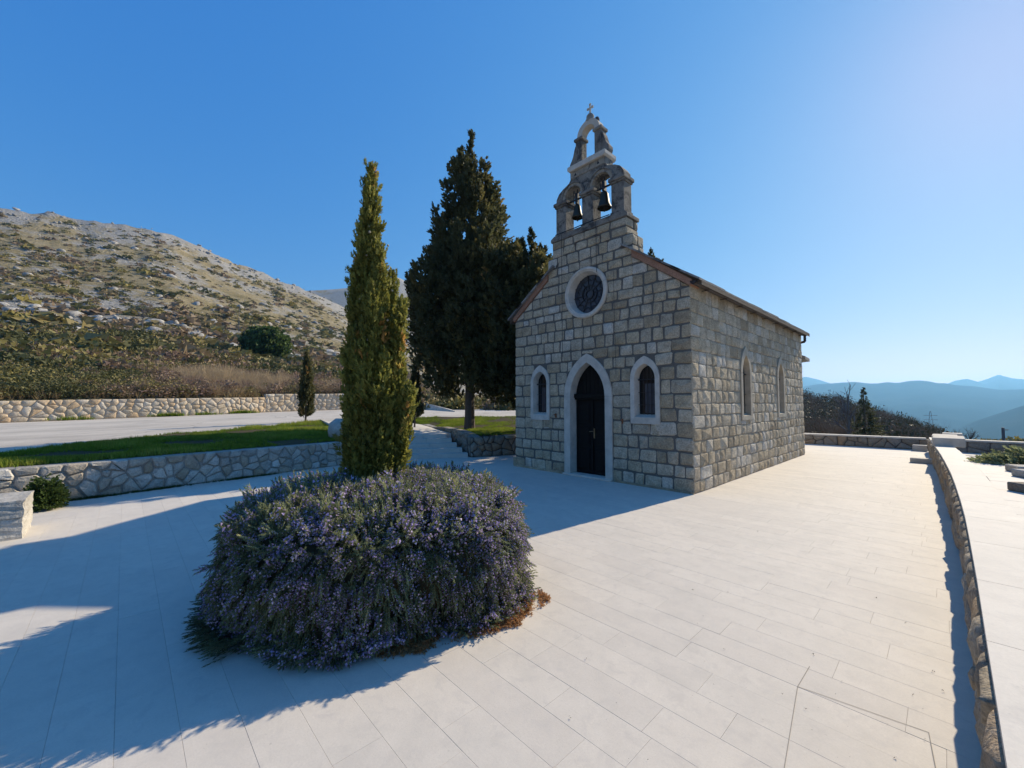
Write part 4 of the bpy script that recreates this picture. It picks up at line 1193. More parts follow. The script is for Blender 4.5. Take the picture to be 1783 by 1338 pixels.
# wall above the arches with its scrolled shoulders: one outline with two arch notches
body = [(-3.26, 6.562), (-2.965, 6.562)] + semi(AC[0][0], 6.562, .24)[1:-1] + [(-2.485, 6.562), (-2.175, 6.562)] + semi(AC[1][0], 6.562, .24)[1:-1] + [(-1.695, 6.562), (-1.395, 6.562),
        (-1.395, 6.66), (-1.47, 6.78), (-1.60, 6.86), (-1.78, 6.92), (-1.84, 7.00), (-1.84, 7.16), (-2.82, 7.16), (-2.82, 7.00), (-2.88, 6.92), (-3.05, 6.86), (-3.18, 6.78), (-3.26, 6.66)]
bm = bmesh.new(); vs = [bm.verts.new((x, Y0 + .01, z)) for x, z in body]; f = bm.faces.new(vs)
ex = bmesh.ops.extrude_face_region(bm, geom=[f]); bmesh.ops.translate(bm, vec=(0, Y1 - Y0 - .02, 0), verts=[v for v in ex['geom'] if isinstance(v, bmesh.types.BMVert)])
bmesh.ops.recalc_face_normals(bm, faces=bm.faces); bmesh.ops.triangulate(bm, faces=[f_ for f_ in bm.faces if len(f_.verts) > 4])
bm.verts.index_update()
mesh('spandrel', [tuple(v.co) for v in bm.verts], [[v.index for v in f_.verts] for f_ in bm.faces], 'weathered_stone', bt, (BC, .2, 6.8)); bm.free()
for cx, zc, r in AC:
    for r0, r1, pr, mt in ((.236, .30, .035, 'pale_weathered_stone'), (.305, .335, .055, 'weathered_stone')):
        A_, B_ = semi(cx, 6.565, r0, 14), semi(cx, 6.565, r1, 14); n = 14
        V = [(x, Y0 - pr, z) for x, z in A_] + [(x, Y0 - pr, z) for x, z in B_] + [(x, Y0 + .05, z) for x, z in A_] + [(x, Y0 + .05, z) for x, z in B_]
        F = [(i, i + 1, n + i + 1, n + i) for i in range(n - 1)] + [(n + i, n + i + 1, 3 * n + i + 1, 3 * n + i) for i in range(n - 1)] + [(2 * n + i, 2 * n + i + 1, i + 1, i) for i in range(n - 1)]
        mesh('archivolt', V, F, mt, bt, np.mean(V, 0))
# frieze with small carved marks, and the cornice slab
MB().box(-2.80, -1.86, Y0 - .005, Y0 + .05, 7.0, 7.155).build('frieze', 'pale_weathered_stone', bt, bevel=.006)
for x, z in ((-2.66, 7.07), (-2.02, 7.08)):
    MB().prism([(x - .035, z - .03), (x + .035, z - .03), (x, z + .04)], Y0 - .012, Y0).build('carved_mark', 'iron', bt)
MB().prism([(-2.82, 7.162), (-2.86, 7.20), (-2.86, 7.29), (-1.80, 7.29), (-1.80, 7.20), (-1.84, 7.162)][::-1], -.03, .43).build('cornice', 'dressed_stone', bt, bevel=.008)
# upper arch
U0, U1 = .10, .32
for x0, x1 in ((-2.71, -2.53), (-2.17, -1.985)):
    MB().box(x0, x1, U0, U1, 7.292, 7.90).build('upper_pier', 'weathered_stone', bt, bevel=.015)
    MB().box(x0 - .03, x1 + .03, U0 - .03, U1 + .03, 7.901, 7.975).build('upper_cap', 'weathered_stone', bt, bevel=.014)
for s, xb in ((-1, -2.712), (1, -1.983)):       # scroll brackets leaning on the little piers
    pr = [(0, 7.293), (.16, 7.293), (.19, 7.36), (.185, 7.44), (.13, 7.52), (.09, 7.60), (.06, 7.72), (.03, 7.80), (0, 7.84)]
    q = [(xb + s * dx, z) for dx, z in pr]
    MB().prism(q if s < 0 else q[::-1], U0 + .02, U1 - .02).build('scroll', 'weathered_stone', bt, bevel=.01)
UC = -2.348
A_, B_ = semi(UC, 7.976, .185, 16), semi(UC, 7.976, .315, 16); n = 16
V = [(x, U0 + .01, z) for x, z in A_ + B_] + [(x, U1 - .01, z) for x, z in A_ + B_]
F = []
for i in range(n - 1):
    F += [(i, i + 1, n + i + 1, n + i), (2 * n + n + i, 2 * n + n + i + 1, 2 * n + i + 1, 2 * n + i), (n + i, n + i + 1, 3 * n + i + 1, 3 * n + i), (2 * n + i, 2 * n + i + 1, i + 1, i)]
F += [(0, n, 3 * n, 2 * n), (n - 1, 3 * n - 1, 4 * n - 1, 2 * n - 1)]
MB().add(V, F).build('upper_arch', 'dressed_stone', bt)
for s in (-1, 1):
    MB().lathe((UC + s * .19, (U0 + U1) / 2, 8.24), [(0.001, -.06), (.055, -.05), (.06, 0), (.04, .05), (.001, .07)], 10).build('crocket', 'weathered_stone', bt)
MB().lathe((UC, .21, 8.27), [(.10, -.02), (.12, .03), (.11, .05), (.085, .07), (.095, .10), (.09, .15), (.06, .19), (.03, .21), (.001, .22)], 14).build('finial', 'pale_weathered_stone', bt, smooth=True)
cr = MB().box(UC - .018, UC + .018, .19, .225, 8.47, 8.70).box(UC - .065, UC + .065, .192, .223, 8.60, 8.634)
for dx, dz in ((-.065, 8.617), (.065, 8.617), (0, 8.70)): cr.box(UC + dx - .024, UC + dx + .024, .19, .225, dz - .024, dz + .024)
cr.build('cross', 'dressed_stone', bt, bevel=.004)
# thin cable along the ledge
MB().tube([(-3.2, -.03, 5.76), (-2.7, -.035, 5.75), (-2.3, -.03, 5.765), (-1.7, -.03, 5.75)], [.012] * 4, 5).build('cable', 'iron', bt)

# ---- the two bells: things of their own, hanging in the arches
bells = []
for (bx, by, bz, r, h), lab in (((-2.70, .15, 6.06, .135, .34), 'smaller dark bronze bell hanging in the left arch of the bell gable'),
                                ((-1.945, .15, 6.03, .160, .40), 'larger dark bronze bell hanging in the right arch of the bell gable')):
    b = empty('bell', (bx, by, bz), lab, 'bell')
    MB().lathe((bx, by, bz), [(r * .93, 0), (r, .01), (r * .97, .04), (r * .78, .10), (r * .64, .2 * h / .34), (r * .58, .27 * h / .34), (r * .48, .31 * h / .34), (r * .2, h), (.001, h + .01)], 24).build('bell_body', 'bronze', b, smooth=True)
    MB().bar((bx, by, bz + .2), (bx, by, bz - .05), .012, .014).lathe((bx, by, bz - .05), [(.001, -.03), (.02, -.015), (.022, 0), (.001, .03)], 8).build('clapper', 'iron', b)
    hb = MB().box(bx - .03, bx + .03, by - .05, by + .05, bz + h, 6.66)
    hb.bar((bx - .05, by - .06, bz + h + .02), (bx - .05, by - .06, 6.72), .012).bar((bx + .05, by - .06, bz + h + .02), (bx + .05, by - .06, 6.72), .012)
    hb.bar((bx - .235, by, 6.52), (bx + .235, by, 6.52), .022)
    hb.build('headstock', 'iron', b)

# ================================================================== PLANTS
# ---- rosemary mound
BCN = np.array([-.40, -5.75])
rb = empty('rosemary_bush', (BCN[0], BCN[1], 0), 'big round mound of rosemary covered in purple flowers, spilling onto the paving', 'bush')
RB = 1.28
def mound_r(t):  return RB * (1 + .035 * np.sin(3 * t + .7) + .02 * np.sin(7 * t) - .10 * np.maximum(0, np.cos(t + .25)) ** 6)
def mound_pt(t, s):
    """s: 0 centre top .. 1 rim of the top .. 2 ground; returns point and outward normal"""
    R = mound_r(t)
    s_ = np.clip(s, 0, 2)
    ang = np.clip((s_ - .62) / .75, 0, 1)
    r = np.where(s_ < .62, s_ / .62 * .68 * R, np.where(s_ < 1.37, (.68 + .32 * np.sin(ang * np.pi / 2)) * R, R * (1 - .07 * (s_ - 1.37))))
    z = np.where(s_ < .62, .88 - .09 * (s_ / .62) ** 2, np.where(s_ < 1.37, .47 + .32 * np.cos(ang * np.pi / 2), .47 * (1 - (s_ - 1.37) / .63)))
    nx = np.where(s_ < .62, .3 * s_ / .62, np.where(s_ < 1.37, .3 + .7 * np.sin(ang * np.pi / 2), 1))
    nz = np.where(s_ < .62, 1, np.where(s_ < 1.37, np.cos(ang * np.pi / 2), .08))
    lump = 1 + .05 * np.sin(5 * t + s * 3) * np.sin(4 * s)
    P = np.stack([BCN[0] + r * np.cos(t) * lump, BCN[1] + r * np.sin(t) * lump, z], -1)
    Nn = np.stack([nx * np.cos(t), nx * np.sin(t), nz], -1)
    return P, Nn / np.linalg.norm(Nn, axis=1, keepdims=True)
tt = np.repeat(np.linspace(0, 2 * np.pi, 40, endpoint=False), 14); ss = np.tile(np.linspace(.02, 2, 14), 40)
P, Nn = mound_pt(tt, ss); P = P - Nn * .10
I = np.arange(560).reshape(40, 14); J = np.roll(I, -1, 0)
F = np.stack([I[:, :-1], I[:, 1:], J[:, 1:], J[:, :-1]], -1).reshape(-1, 4)
mesh('shade_core', np.maximum(P, [-99, -99, .0]), F, 'dark_soil', rb, (BCN[0], BCN[1], 0))  # dark dome added inside the mound to block light between the sprigs
NT, PER = 6200, 5                          # tufts, sprigs to a tuft
N = NT * PER
t = rng.uniform(0, 2 * np.pi, NT)
u = rng.random(NT); s = np.where(u < .38, .62 * np.sqrt(rng.random(NT)), .62 + 1.36 * rng.random(NT))
tuft_dir = np.repeat(rng.normal(0, .42, (NT, 3)), PER, 0); tuft_tone = np.repeat(rng.beta(2, 2.2, NT), PER); tuft_out = np.repeat(rng.uniform(-.02, .09, NT), PER)
t = np.repeat(t, PER) + rng.normal(0, .018, N); s = np.clip(np.repeat(s, PER) + rng.normal(0, .012, N), 0, 1.99)
P, Nn = mound_pt(t, s)
P = P - Nn * tuft_out[:, None]
side = np.clip((s - .75) / .5, 0, 1)[:, None]
D = Nn * (.75 - .42 * side) + np.array([0, 0, 1]) * (.45 - 1.35 * side) + (tuft_dir + rng.normal(0, .22, (N, 3))) * (1 - .45 * side)
low = s > 1.85
D[low] += Nn[low] * .25
P[:, 2] = np.maximum(P[:, 2], .015); 
sp = rng.uniform(.07, .14, N) * np.where((np.repeat(rng.random(NT), PER) < .16) & (s < 1.0), 1.5, 1)
tip = P + D / np.linalg.norm(D, axis=1, keepdims=True) * sp[:, None]
D[tip[:, 2] < .01, 2] = np.abs(D[tip[:, 2] < .01, 2]) * .1
rn = np.clip((tuft_tone * .7 + rng.random(N) * .3) * .85 + (rng.random(N) < .05) * .3 + .12 * (1 - side[:, 0]), 0, 1)
Rm = frames(D)
va = instances(needle_sprig(), P, Rm, np.stack([sp * .8, sp * .8, sp], -1), rn)
# loose sprigs sprawling over the paving on the left and front-left
M2 = 700
t2 = rng.uniform(R_(205), R_(285), M2); r2 = RB * rng.uniform(.93, 1.04, M2)
P2 = np.stack([BCN[0] + r2 * np.cos(t2), BCN[1] + r2 * np.sin(t2), rng.uniform(.015, .10, M2)], -1)
D2 = np.stack([np.cos(t2), np.sin(t2), rng.uniform(-.05, .12, M2)], -1) + rng.normal(0, .25, (M2, 3)) * [1, 1, .1]
s2 = rng.uniform(.08, .17, M2)
vb = instances(needle_sprig(), P2, frames(D2), np.stack([s2 * .6, s2 * .6, s2], -1), rng.uniform(0, .4, M2))
V, F, A = merge([va, vb])
o = mesh('foliage', V, F, 'rosemary_leaf', rb, (BCN[0], BCN[1], 0), False, {'rnd': A})
patch = fnoise(P[:, 0] * 3 + P[:, 2] * 2, P[:, 1] * 3 + P[:, 2], 1.0, 15, 3)
fl = rng.random(N) < np.clip(.60 + 1.4 * patch, .12, .98)
V, F, A = instances(flower_sprig(), P[fl], Rm[fl], sp[fl] * 1.0, rng.random(fl.sum()))
mesh('flowers', V, F, 'rosemary_flower', rb, (BCN[0], BCN[1], 0), False, {'rnd': A})
# heaps of dry orange needles at its foot
hp = []
lp_ = np.array([(.60, -6.32), (.70, -6.13), (.745, -6.03), (.79, -5.88), (.80, -5.72), (.83, -5.58), (.88, -5.42), (.88, -5.25), (.87, -5.05), (.83, -4.9)])
k = 15000
qp = rng.random(k) * (len(lp_) - 1.001); qi = qp.astype(int); qf = (qp - qi)[:, None]
P0 = lp_[qi] * (1 - qf) + lp_[qi + 1] * qf
out_ = rng.uniform(-.20, .085, k)
nz_ = fnoise(P0[:, 0] * 8, P0[:, 1] * 8 + out_ * 8, 1.0, 123, 3)
P0 = P0 + np.stack([np.full(k, .93), np.full(k, -.36)], -1) * out_[:, None] + rng.normal(0, .012, (k, 2))
keep = nz_ + rng.normal(0, .05, k) > .06 + np.clip(out_, 0, 1) * 3.2 - .10
zz = np.clip(.10 + nz_, 0, .3) * .16 * np.clip(1.1 - np.clip(out_, 0, 1) / .09, 0, 1) * rng.uniform(.3, 1, k)
Pq = np.c_[P0, zz + .003][keep]
hp.append(instances(twig_blob(5, .18), Pq, frames(rng.normal(0, 1, (len(Pq), 3)) * [1, 1, .5]), rng.uniform(.012, .024, len(Pq)), rng.random(len(Pq))))
V, F, A = merge(hp)
tag(mesh('dry_needles', V, F, 'dead_needles', None, (.8, -5.6, 0), False, {'rnd': A}), 'small orange brown heaps of dry fallen needles at the foot of the rosemary', 'leaf litter', kind='stuff')

# ---- columnar trees
def plume_tree(root, plumes, leaf, tmpl_n, nper, length, trunk=None, open_=.0, seed=0, name='crown'):
    """plumes: (base x, base y, base z, top z, radius, lean x, lean y, count). Sprays point up and outward round a spindle."""
    parts = []
    tm = [feather(tmpl_n) for _ in range(3)]
    for (bx, by, bz, tz, rad, lx, ly, cnt) in plumes:
        per = 12; k_ = max(1, cnt // per); cnt = k_ * per
        hc = rng.beta(1.1, 1.35, k_); tc = rng.uniform(0, 2 * np.pi, k_); bc = rng.uniform(.45, 1.12, k_)
        h = np.clip(np.repeat(hc, per) + rng.normal(0, .10 / (tz - bz), cnt), 0, 1)
        prof = rad * np.minimum(1, (1 - h) ** .60 * 1.25) * np.clip(h * 9 + .6, 0, 1)
        r = prof * np.repeat(bc, per); t = np.repeat(tc, per)
        tone_c = np.repeat(rng.beta(2, 2, k_), per)
        jit = rng.normal(0, .022 * length / .115, (cnt, 3))
        Pp = np.stack([bx + lx * h + r * np.cos(t), by + ly * h + r * np.sin(t), bz + (tz - bz) * h], -1) + jit
        D = np.stack([np.cos(t) * (.22 + open_), np.sin(t) * (.22 + open_), np.full(cnt, 1.0)], -1) + np.repeat(rng.normal(0, .14, (k_, 3)), per, 0) + rng.normal(0, .16, (cnt, 3))
        sc = length * rng.uniform(.6, 1.35, cnt) * np.clip(1.15 - h * .55, .4, 1)
        rn = np.clip(tone_c * .62 + rng.random(cnt) * .22 + np.repeat(rng.random(k_) < .06, per) * .4 + .10 * h, 0, 1)
        for q in range(3):
            mm = np.arange(cnt) % 3 == q
            parts.append(instances(tm[q], Pp[mm], frames(D[mm]), sc[mm], rn[mm]))
    V, F, A = merge(parts)
    mesh(name, V, F, leaf, root, tuple(root.location), False, {'rnd': A})
cy = np.array([-.70, -5.76])
ct = empty('cypress_tree', (cy[0], cy[1], 0), 'slim sunlit yellow-green cypress rising out of the rosemary mound', 'tree')
RX, RYv = RGT[0], RGT[1]
def off(l, d=0.0): return cy[0] + RX * l + FWD[0] * d, cy[1] + RYv * l + FWD[1] * d
pl = []
pl.append((*off(0.000), .80, 4.03, 0.113, RX * -.08, RYv * -.08, 5200))
pl.append((*off(-0.103, -.06), .80, 3.46, 0.077, RX * -.02, RYv * -.02, 2600))
pl.append((*off(-0.138, -.08), .82, 2.92, 0.072, RX * -.06, RYv * -.06, 2200))
pl.append((*off(-0.069, -.16), .82, 2.3, 0.072, RX * -.03, RYv * -.03, 1500))
pl.append((*off(0.060, -.10), .80, 3.16, 0.090, RX * .0, RYv * .0, 2800))
pl.append((*off(0.103, .06), .80, 2.95, 0.090, RX * .03, RYv * .03, 2200))
pl.append((*off(0.163, -.05), .80, 2.62, 0.072, RX * .10, RYv * .10, 2300))
pl.append((*off(0.026, -.18), .82, 2.75, .09, 0, 0, 2200))
pl.append((*off(0.103, -.18), .82, 2.1, 0.072, RX * .05, RYv * .05, 1500))
pl.append((*off(0.206, -.10), .95, 1.75, 0.054, RX * .17, RYv * .17, 900))
pl.append((*off(-0.043, .14), .80, 3.2, .11, 0, 0, 1700))
plume_tree(ct, pl, 'cypress_leaf', 9, 0, .125)
MB().tube([(cy[0], cy[1], 0), (cy[0], cy[1], 1.2), (cy[0] - .05, cy[1] - .05, 3.6)], [.07, .06, .01], 8).build('trunk', 'bark', ct)
MB().bar((*off(-.27, -.05), .7), (*off(-.265, -.05), 1.75), .010, .009).build('stake', 'bark', ct)
cn = []
ct_n = 110
lv = rng.uniform(1.0, 3.5, ct_n); a_ = rng.uniform(0, 6.28, ct_n)
rr = np.interp(lv, [.8, 2.2, 3.6], [.26, .22, .07])
Pc = np.stack([cy[0] + rr * np.cos(a_), cy[1] + rr * np.sin(a_), lv], -1)
V, F, A = instances(rock_tmpl(3), Pc, frames(rng.normal(size=(ct_n, 3))), rng.uniform(.009, .016, ct_n), rng.random(ct_n))
o = mesh('cones', V, F, 'cone_brown', ct, (cy[0], cy[1], 0), True, {'rnd': A}); o['kind'] = 'stuff'

# big dark cypress
def big_conifer(base, zb, zt, rad_tab, label, ncl, per, length, seed, spires=(), trunk_r=.18, lean=(0, 0), clear=.6):
    root = empty('cypress_tree', base, label, 'tree')
    bx, by, bz = base
    parts = []; tm = [feather(9, .7, .46, .12) for _ in range(3)]
    tab = np.array(rad_tab)
    cl = []
    k = 0
    while len(cl) < ncl:
        z = zb + (zt - zb) * rng.beta(1.05, 1.25); R = np.interp(z, tab[:, 0], tab[:, 1])
        if rng.random() > (R + .15) / (tab[:, 1].max() + .15): continue
        t = rng.uniform(0, 6.28); q = R * math.sqrt(rng.uniform(.15, .92))
        cl.append((bx + q * math.cos(t) + lean[0] * (z - zb), by + q * math.sin(t) + lean[1] * (z - zb), z, math.cos(t), math.sin(t), .25 + .32 * R / tab[:, 1].max()))
    for sx, sy, z0, z1, r0 in spires:
        for q in range(int((z1 - z0) / .12)):
            h = q / ((z1 - z0) / .12); cl.append((sx + rng.normal(0, .3) * r0 * (1 - h), sy + rng.normal(0, .3) * r0 * (1 - h), z0 + (z1 - z0) * h, rng.normal(), rng.normal(), max(.08, r0 * (1 - h) * .8)))
    cl = np.array(cl)
    N = len(cl) * per
    C = np.repeat(cl, per, 0)
    h = rng.random(N)
    rr = C[:, 5] * (.9 - .75 * h) * np.sqrt(rng.random(N)); t = rng.uniform(0, 6.28, N)
    P = np.stack([C[:, 0] + C[:, 3] * h * C[:, 5] * .55 + rr * np.cos(t), C[:, 1] + C[:, 4] * h * C[:, 5] * .55 + rr * np.sin(t), C[:, 2] - .3 + h * C[:, 5] * 2.4], -1)
    D = np.stack([C[:, 3] * .45 + np.cos(t) * .4, C[:, 4] * .45 + np.sin(t) * .4, np.full(N, .9)], -1) + rng.normal(0, .3, (N, 3))
    sc = length * rng.uniform(.6, 1.3, N) * np.clip(C[:, 5] / .35, .5, 1)
    crn = np.repeat(rng.beta(2, 2.5, len(cl)), per)
    rn = np.clip(crn * .6 + rng.random(N) * .35 + (np.repeat(rng.random(len(cl)) < .06, per)) * .3, 0, 1)
    for q in range(3):
        mm = np.arange(N) % 3 == q
        parts.append(instances(tm[q], P[mm], frames(D[mm]), sc[mm], rn[mm]))
    V, F, A = merge(parts)
    mesh('crown', V, F, 'dark_cypress_leaf', root, base, False, {'rnd': A})
    tr = MB().tube([(bx, by, bz - .1), (bx + .01, by, bz + clear), (bx, by, (bz + zt) / 2), (bx, by, zt - .6)], [trunk_r * 1.25, trunk_r, trunk_r * .6, .02], 10)
    for q in range(14):
        z = zb + (zt - zb) * rng.uniform(.0, .6); R = np.interp(z, tab[:, 0], tab[:, 1]); t = rng.uniform(0, 6.28)
        tr.tube([(bx, by, z), (bx + .5 * R * math.cos(t), by + .5 * R * math.sin(t), z + .4), (bx + .8 * R * math.cos(t), by + .8 * R * math.sin(t), z + 1.1)], [.05, .03, .01], 5)
    tr.build('trunk', 'bark', root)
    return root
T1 = (-8.9, 1.7, .6)
big_conifer(T1, 1.95, 11.3, [(1.7, 1.05), (2.3, 1.75), (4, 2.0), (5.5, 1.95), (6.5, 1.7), (7.2, 1.42), (8.2, 1.12), (9.5, .74), (10.5, .38), (11.4, .05)], 'tall broad dark cypress with bare lower trunk on the lawn beside the steps', 330, 42, .30, 1,
            spires=[(T1[0], T1[1], 9.5, 12.35, .30), (T1[0] - .25, T1[1] - .3, 9.8, 11.7, .2), (T1[0] + RX * -1.45, T1[1] + RYv * -1.45, 6.6, 7.7, .25), (T1[0] + RX * -1.95, T1[1] + RYv * -1.95, 5.0, 6.3, .2)])
T2 = (-6.95, 2.35, .62)
s = lambda l, d=0: (T2[0] + RX * l + FWD[0] * d, T2[1] + RYv * l + FWD[1] * d)
big_conifer(T2, 1.7, 6.9, [(1.4, .7), (2.2, 1.3), (4, 1.45), (5.0, 1.3), (5.7, 1.0), (6.3, .55), (6.6, .2)], 'dark cypress with three thin spires close to the left side of the chapel', 215, 42, .28, 2,
            spires=[(*s(.12, .1), 5.0, 7.75, .5), (*s(.46, .3), 5.2, 8.15, .55), (*s(.86, .2), 5.0, 7.6, .5), (*s(-.5), 5.0, 7.3, .36), (*s(1.35, .3), 3.0, 7.2, .5), (*s(1.8, .4), 2.5, 7.0, .5)], trunk_r=.11)
# treetop showing above the roof
T3 = (-3.6, 15.0, -.3)
p = at_depth(1138, 428, 17.5); T3 = (float(p[0]), float(p[1]), -.3)
big_conifer(T3, 1.5, 7.6, [(1.5, 1.2), (4, 1.0), (6, .6), (7.6, .1)], 'dark conifer behind the chapel, only its spiky tips showing above the roof', 60, 30, .26, 3,
            spires=[(T3[0] + RX * -.12, T3[1] + RYv * -.12, 6.0, float(at_depth(1138, 424, 17.5)[2]), .22), (T3[0] + RX * .28, T3[1] + RYv * .28, 6.0, float(at_depth(1150, 440, 17.5)[2]), .18)], trunk_r=.12)
# slender young cypresses by the road
yc = empty('young_cypress', (-15.2, -2.05, .82), 'slender young cypress standing alone at the road edge of the long lawn', 'tree')
plume_tree(yc, [(-15.2, -2.05, 1.12, 3.78, .25, 0, 0, 2600)], 'dark_cypress_leaf', 8, 0, .17)
MB().bar((-15.2, -2.05, .75), (-15.2, -2.05, 1.5), .045, .03).build('trunk', 'bark', yc)
p = gz(722, 735, .95)
yc2 = empty('young_cypress', (p[0], p[1], .9), 'slender young cypress mostly hidden behind the tall sunlit cypress', 'tree')
plume_tree(yc2, [(p[0], p[1], 1.1, 3.2, .24, 0, 0, 1500)], 'dark_cypress_leaf', 8, 0, .17)
MB().bar((p[0], p[1], .75), (p[0], p[1], 1.5), .04, .03).build('trunk', 'bark', yc2)

# dark weed plant at the left wall foot
p0 = np.array([-6.5, -8.42, 0])
wd = empty('wall_shrub', p0, 'dark leafy shrub wedged between the stone block and the low wall', 'shrub')
N = 700; t = rng.uniform(0, 6.28, N); q = .17 * np.sqrt(rng.random(N)); h = rng.random(N)
P = np.stack([p0[0] + q * np.cos(t), p0[1] + q * np.sin(t) * 1.1, .02 + .46 * h * (1 - (q / .22) ** 2)], -1)
D = np.stack([np.cos(t) * .7, np.sin(t) * .7, rng.uniform(-.2, 1, N)], -1)
V, F, A = instances(feather(8, .9, .5, .12), P, frames(D), rng.uniform(.06, .13, N), rng.uniform(0, .5, N))
mesh('foliage', V, F, 'broadleaf', wd, p0, False, {'rnd': A})
# moss and weeds in the joint at the wall foot
Pw = []
for q in range(900):
    k = rng.choice([0, 1, 2, 3], p=[.35, .25, .25, .15]); c = [(-7.0, -7.9), (-7.22, -7.0), (-7.45, -5.7), (-7.55, -5.3)][k]
    Pw.append((c[0] + rng.normal(.0, .03), c[1] + rng.normal(0, .22), 0))
Pw = np.array(Pw); Pw[:, 0] = np.interp(Pw[:, 1], [-8.6, -7.64, -6.82, -5.5, -3.0], [-6.99, -7.13, -7.31, -7.53, -7.96]) + np.abs(rng.normal(0, .03, 900))
V, F, A = instances(BL, Pw, frames(rng.normal(0, .4, (900, 3)) + [0, 0, 1]), rng.uniform(.02, .06, 900), rng.uniform(0, .35, 900))
tag(mesh('weeds', V, F, 'broadleaf', None, Pw.mean(0), False, {'rnd': A}), 'dark weeds and moss along the foot of the low grey wall', 'weeds', kind='stuff')

Pt = []
for x_, y_ in ((295, 724), (413, 718), (130, 731), (352, 722)):
    q0 = np.array([-29.4, np.interp(x_, [0, 150, 300, 440, 600], [-12.2, -9.1, -5.4, -.6, 6.1])])
    q0[0] = np.interp(q0[1], [b_[1] for b_ in BW], [b_[0] for b_ in BW]) + .28
    for k in range(160 if x_ in (295, 413) else 50): Pt.append((q0[0] + abs(rng.normal(0, .10)), q0[1] + rng.normal(0, .38), RZ(*q0) + .02))
Pt = np.array(Pt)
V, F, A = instances(BL, Pt, frames(rng.normal(0, .4, (len(Pt), 3)) + [0, 0, 1]), rng.uniform(.10, .28, len(Pt)), rng.uniform(0, .7, len(Pt)))
tag(mesh('wall_weeds', V, F, 'grass_blade', None, Pt.mean(0), False, {'rnd': A}), 'green weed tufts growing at the foot of the cream wall', 'weeds', kind='stuff')

# boulder by the kerb
bo = gz(603, 762, .64)
RT = [rock_tmpl(k) for k in range(6)]
Vr, Fr = RT[1]
b = mesh('boulder', Vr * [.42, .42, .42] + [bo[0] - .2, bo[1] - .05, .62 + .22], Fr, 'rubble_stone', None, (bo[0] - .2, bo[1] - .05, .62), False)
tag(b, 'grey boulder on the lawn corner where the kerb meets the low wall', 'boulder')

# left stone block
bl = empty('stone_block', (-5.1, -9.2, 0), 'squat rough stone block or bench end at the left edge of the forecourt', 'stone block')
def rough_block(name, x0, x1, y0, y1, z0, z1, mat, parent, amp=.005, n=(6, 8, 4)):
    bm = bmesh.new(); bmesh.ops.create_cube(bm, size=1)
    bmesh.ops.subdivide_edges(bm, edges=bm.edges[:], cuts=4, use_grid_fill=True)
    V = np.array([v.co[:] for v in bm.verts]) * [x1 - x0, y1 - y0, z1 - z0] + [(x0 + x1) / 2, (y0 + y1) / 2, (z0 + z1) / 2]
    V = V + rng.normal(0, amp, V.shape) * [1, 1, .6]
    bm.verts.index_update(); F = [[v.index for v in f.verts] for f in bm.faces]; bm.free()
    return mesh(name, V, F, mat, parent, V.mean(0))
rough_block('block_stone', -5.35, -4.60, -9.6, -8.42, .26, .47, 'rubble_stone', bl)
rough_block('block_stone', -5.33, -4.62, -9.6, -8.42, -.02, .255, 'rubble_stone', bl)

# pieces at the far end of the terrace wall
for (x0, x1, y0, y1, z0, z1), nm, lab in [
    ((rwx(8.0) - .02, rwx(8.0) + .55, 7.4, 8.7, TZ(8), .78), 'wall_block', 'larger pale stone block on the end of the terrace wall'),
    ((rwx(10.2) + .02, rwx(10.2) + .55, 9.7, 10.9, TZ(10.2), .70), 'wall_block', 'smaller pale stone block on the terrace wall, behind the larger block'),
    ((rwx(12) + .3, rwx(12) + .75, 11.8, 12.4, TZ(12), .68), 'wall_block', 'little pale stone cap at the very end of the terrace wall')]:
    tag(MB().box(x0, x1, y0, y1, z0 - .0, z1).build(nm, 'dressed_stone', bevel=.012), lab, 'stone block', 'blocks on the terrace wall')
a, b = gz(1585, 805), gz(1632, 810)
tag(MB().box(a[0], rwx(a[1]), a[1] - .12, a[1] + .14, 0, .13).build('kerb_step', 'dressed_stone', bevel=.008), 'short low stone kerb jutting across the paving from the terrace wall', 'kerb')
tag(MB().box(rwx(12.6) - .42, rwx(12.6) - .05, 12.45, 12.75, 0, .2).build('ledge_stone', 'dressed_stone', bevel=.01), 'small pale stone ledge in the corner of the far parapet', 'stone ledge')
# slabs lying at the right edge
sp_ = [gz(1785, 815, .68), gz(1800, 826, .66), gz(1800, 850, .66)]
labs = ['upper grey slab lying on the terrace at the right edge, beside the juniper', 'middle grey slab at the right edge of the terrace', 'nearest reddish grey slab at the right edge of the terrace']
for k, (p, lb) in enumerate(zip(sp_, labs)):
    tag(MB().obox((p[0] + .25, p[1]), R_(20 + 10 * k), .42, .16 + .03 * k, .621, .72).build('loose_slab', 'rubble_stone' if k < 2 else 'brown_rubble', bevel=.012), lb, 'stone slab', 'slabs at the edge of the terrace')
p = gz(1768, 800, .7)
jn = empty('juniper_shrub', (p[0], p[1], .4), 'low grey-green spreading shrub behind the loose slabs at the right', 'shrub')
N = 1500; t = rng.uniform(0, 6.28, N); q = np.sqrt(rng.random(N)); h = rng.random(N)
P = np.stack([p[0] + .2 + .75 * q * np.cos(t), p[1] + .5 * q * np.sin(t), .45 + .42 * h * (1 - q ** 2)], -1)
D = np.stack([np.cos(t), np.sin(t), rng.uniform(.1, .9, N)], -1)
V, F, A = instances(feather(8, .8), P, frames(D), rng.uniform(.12, .22, N), rng.uniform(.2, .9, N))
mesh('foliage', V, F, 'rosemary_leaf', jn, (p[0], p[1], .4), False, {'rnd': A})

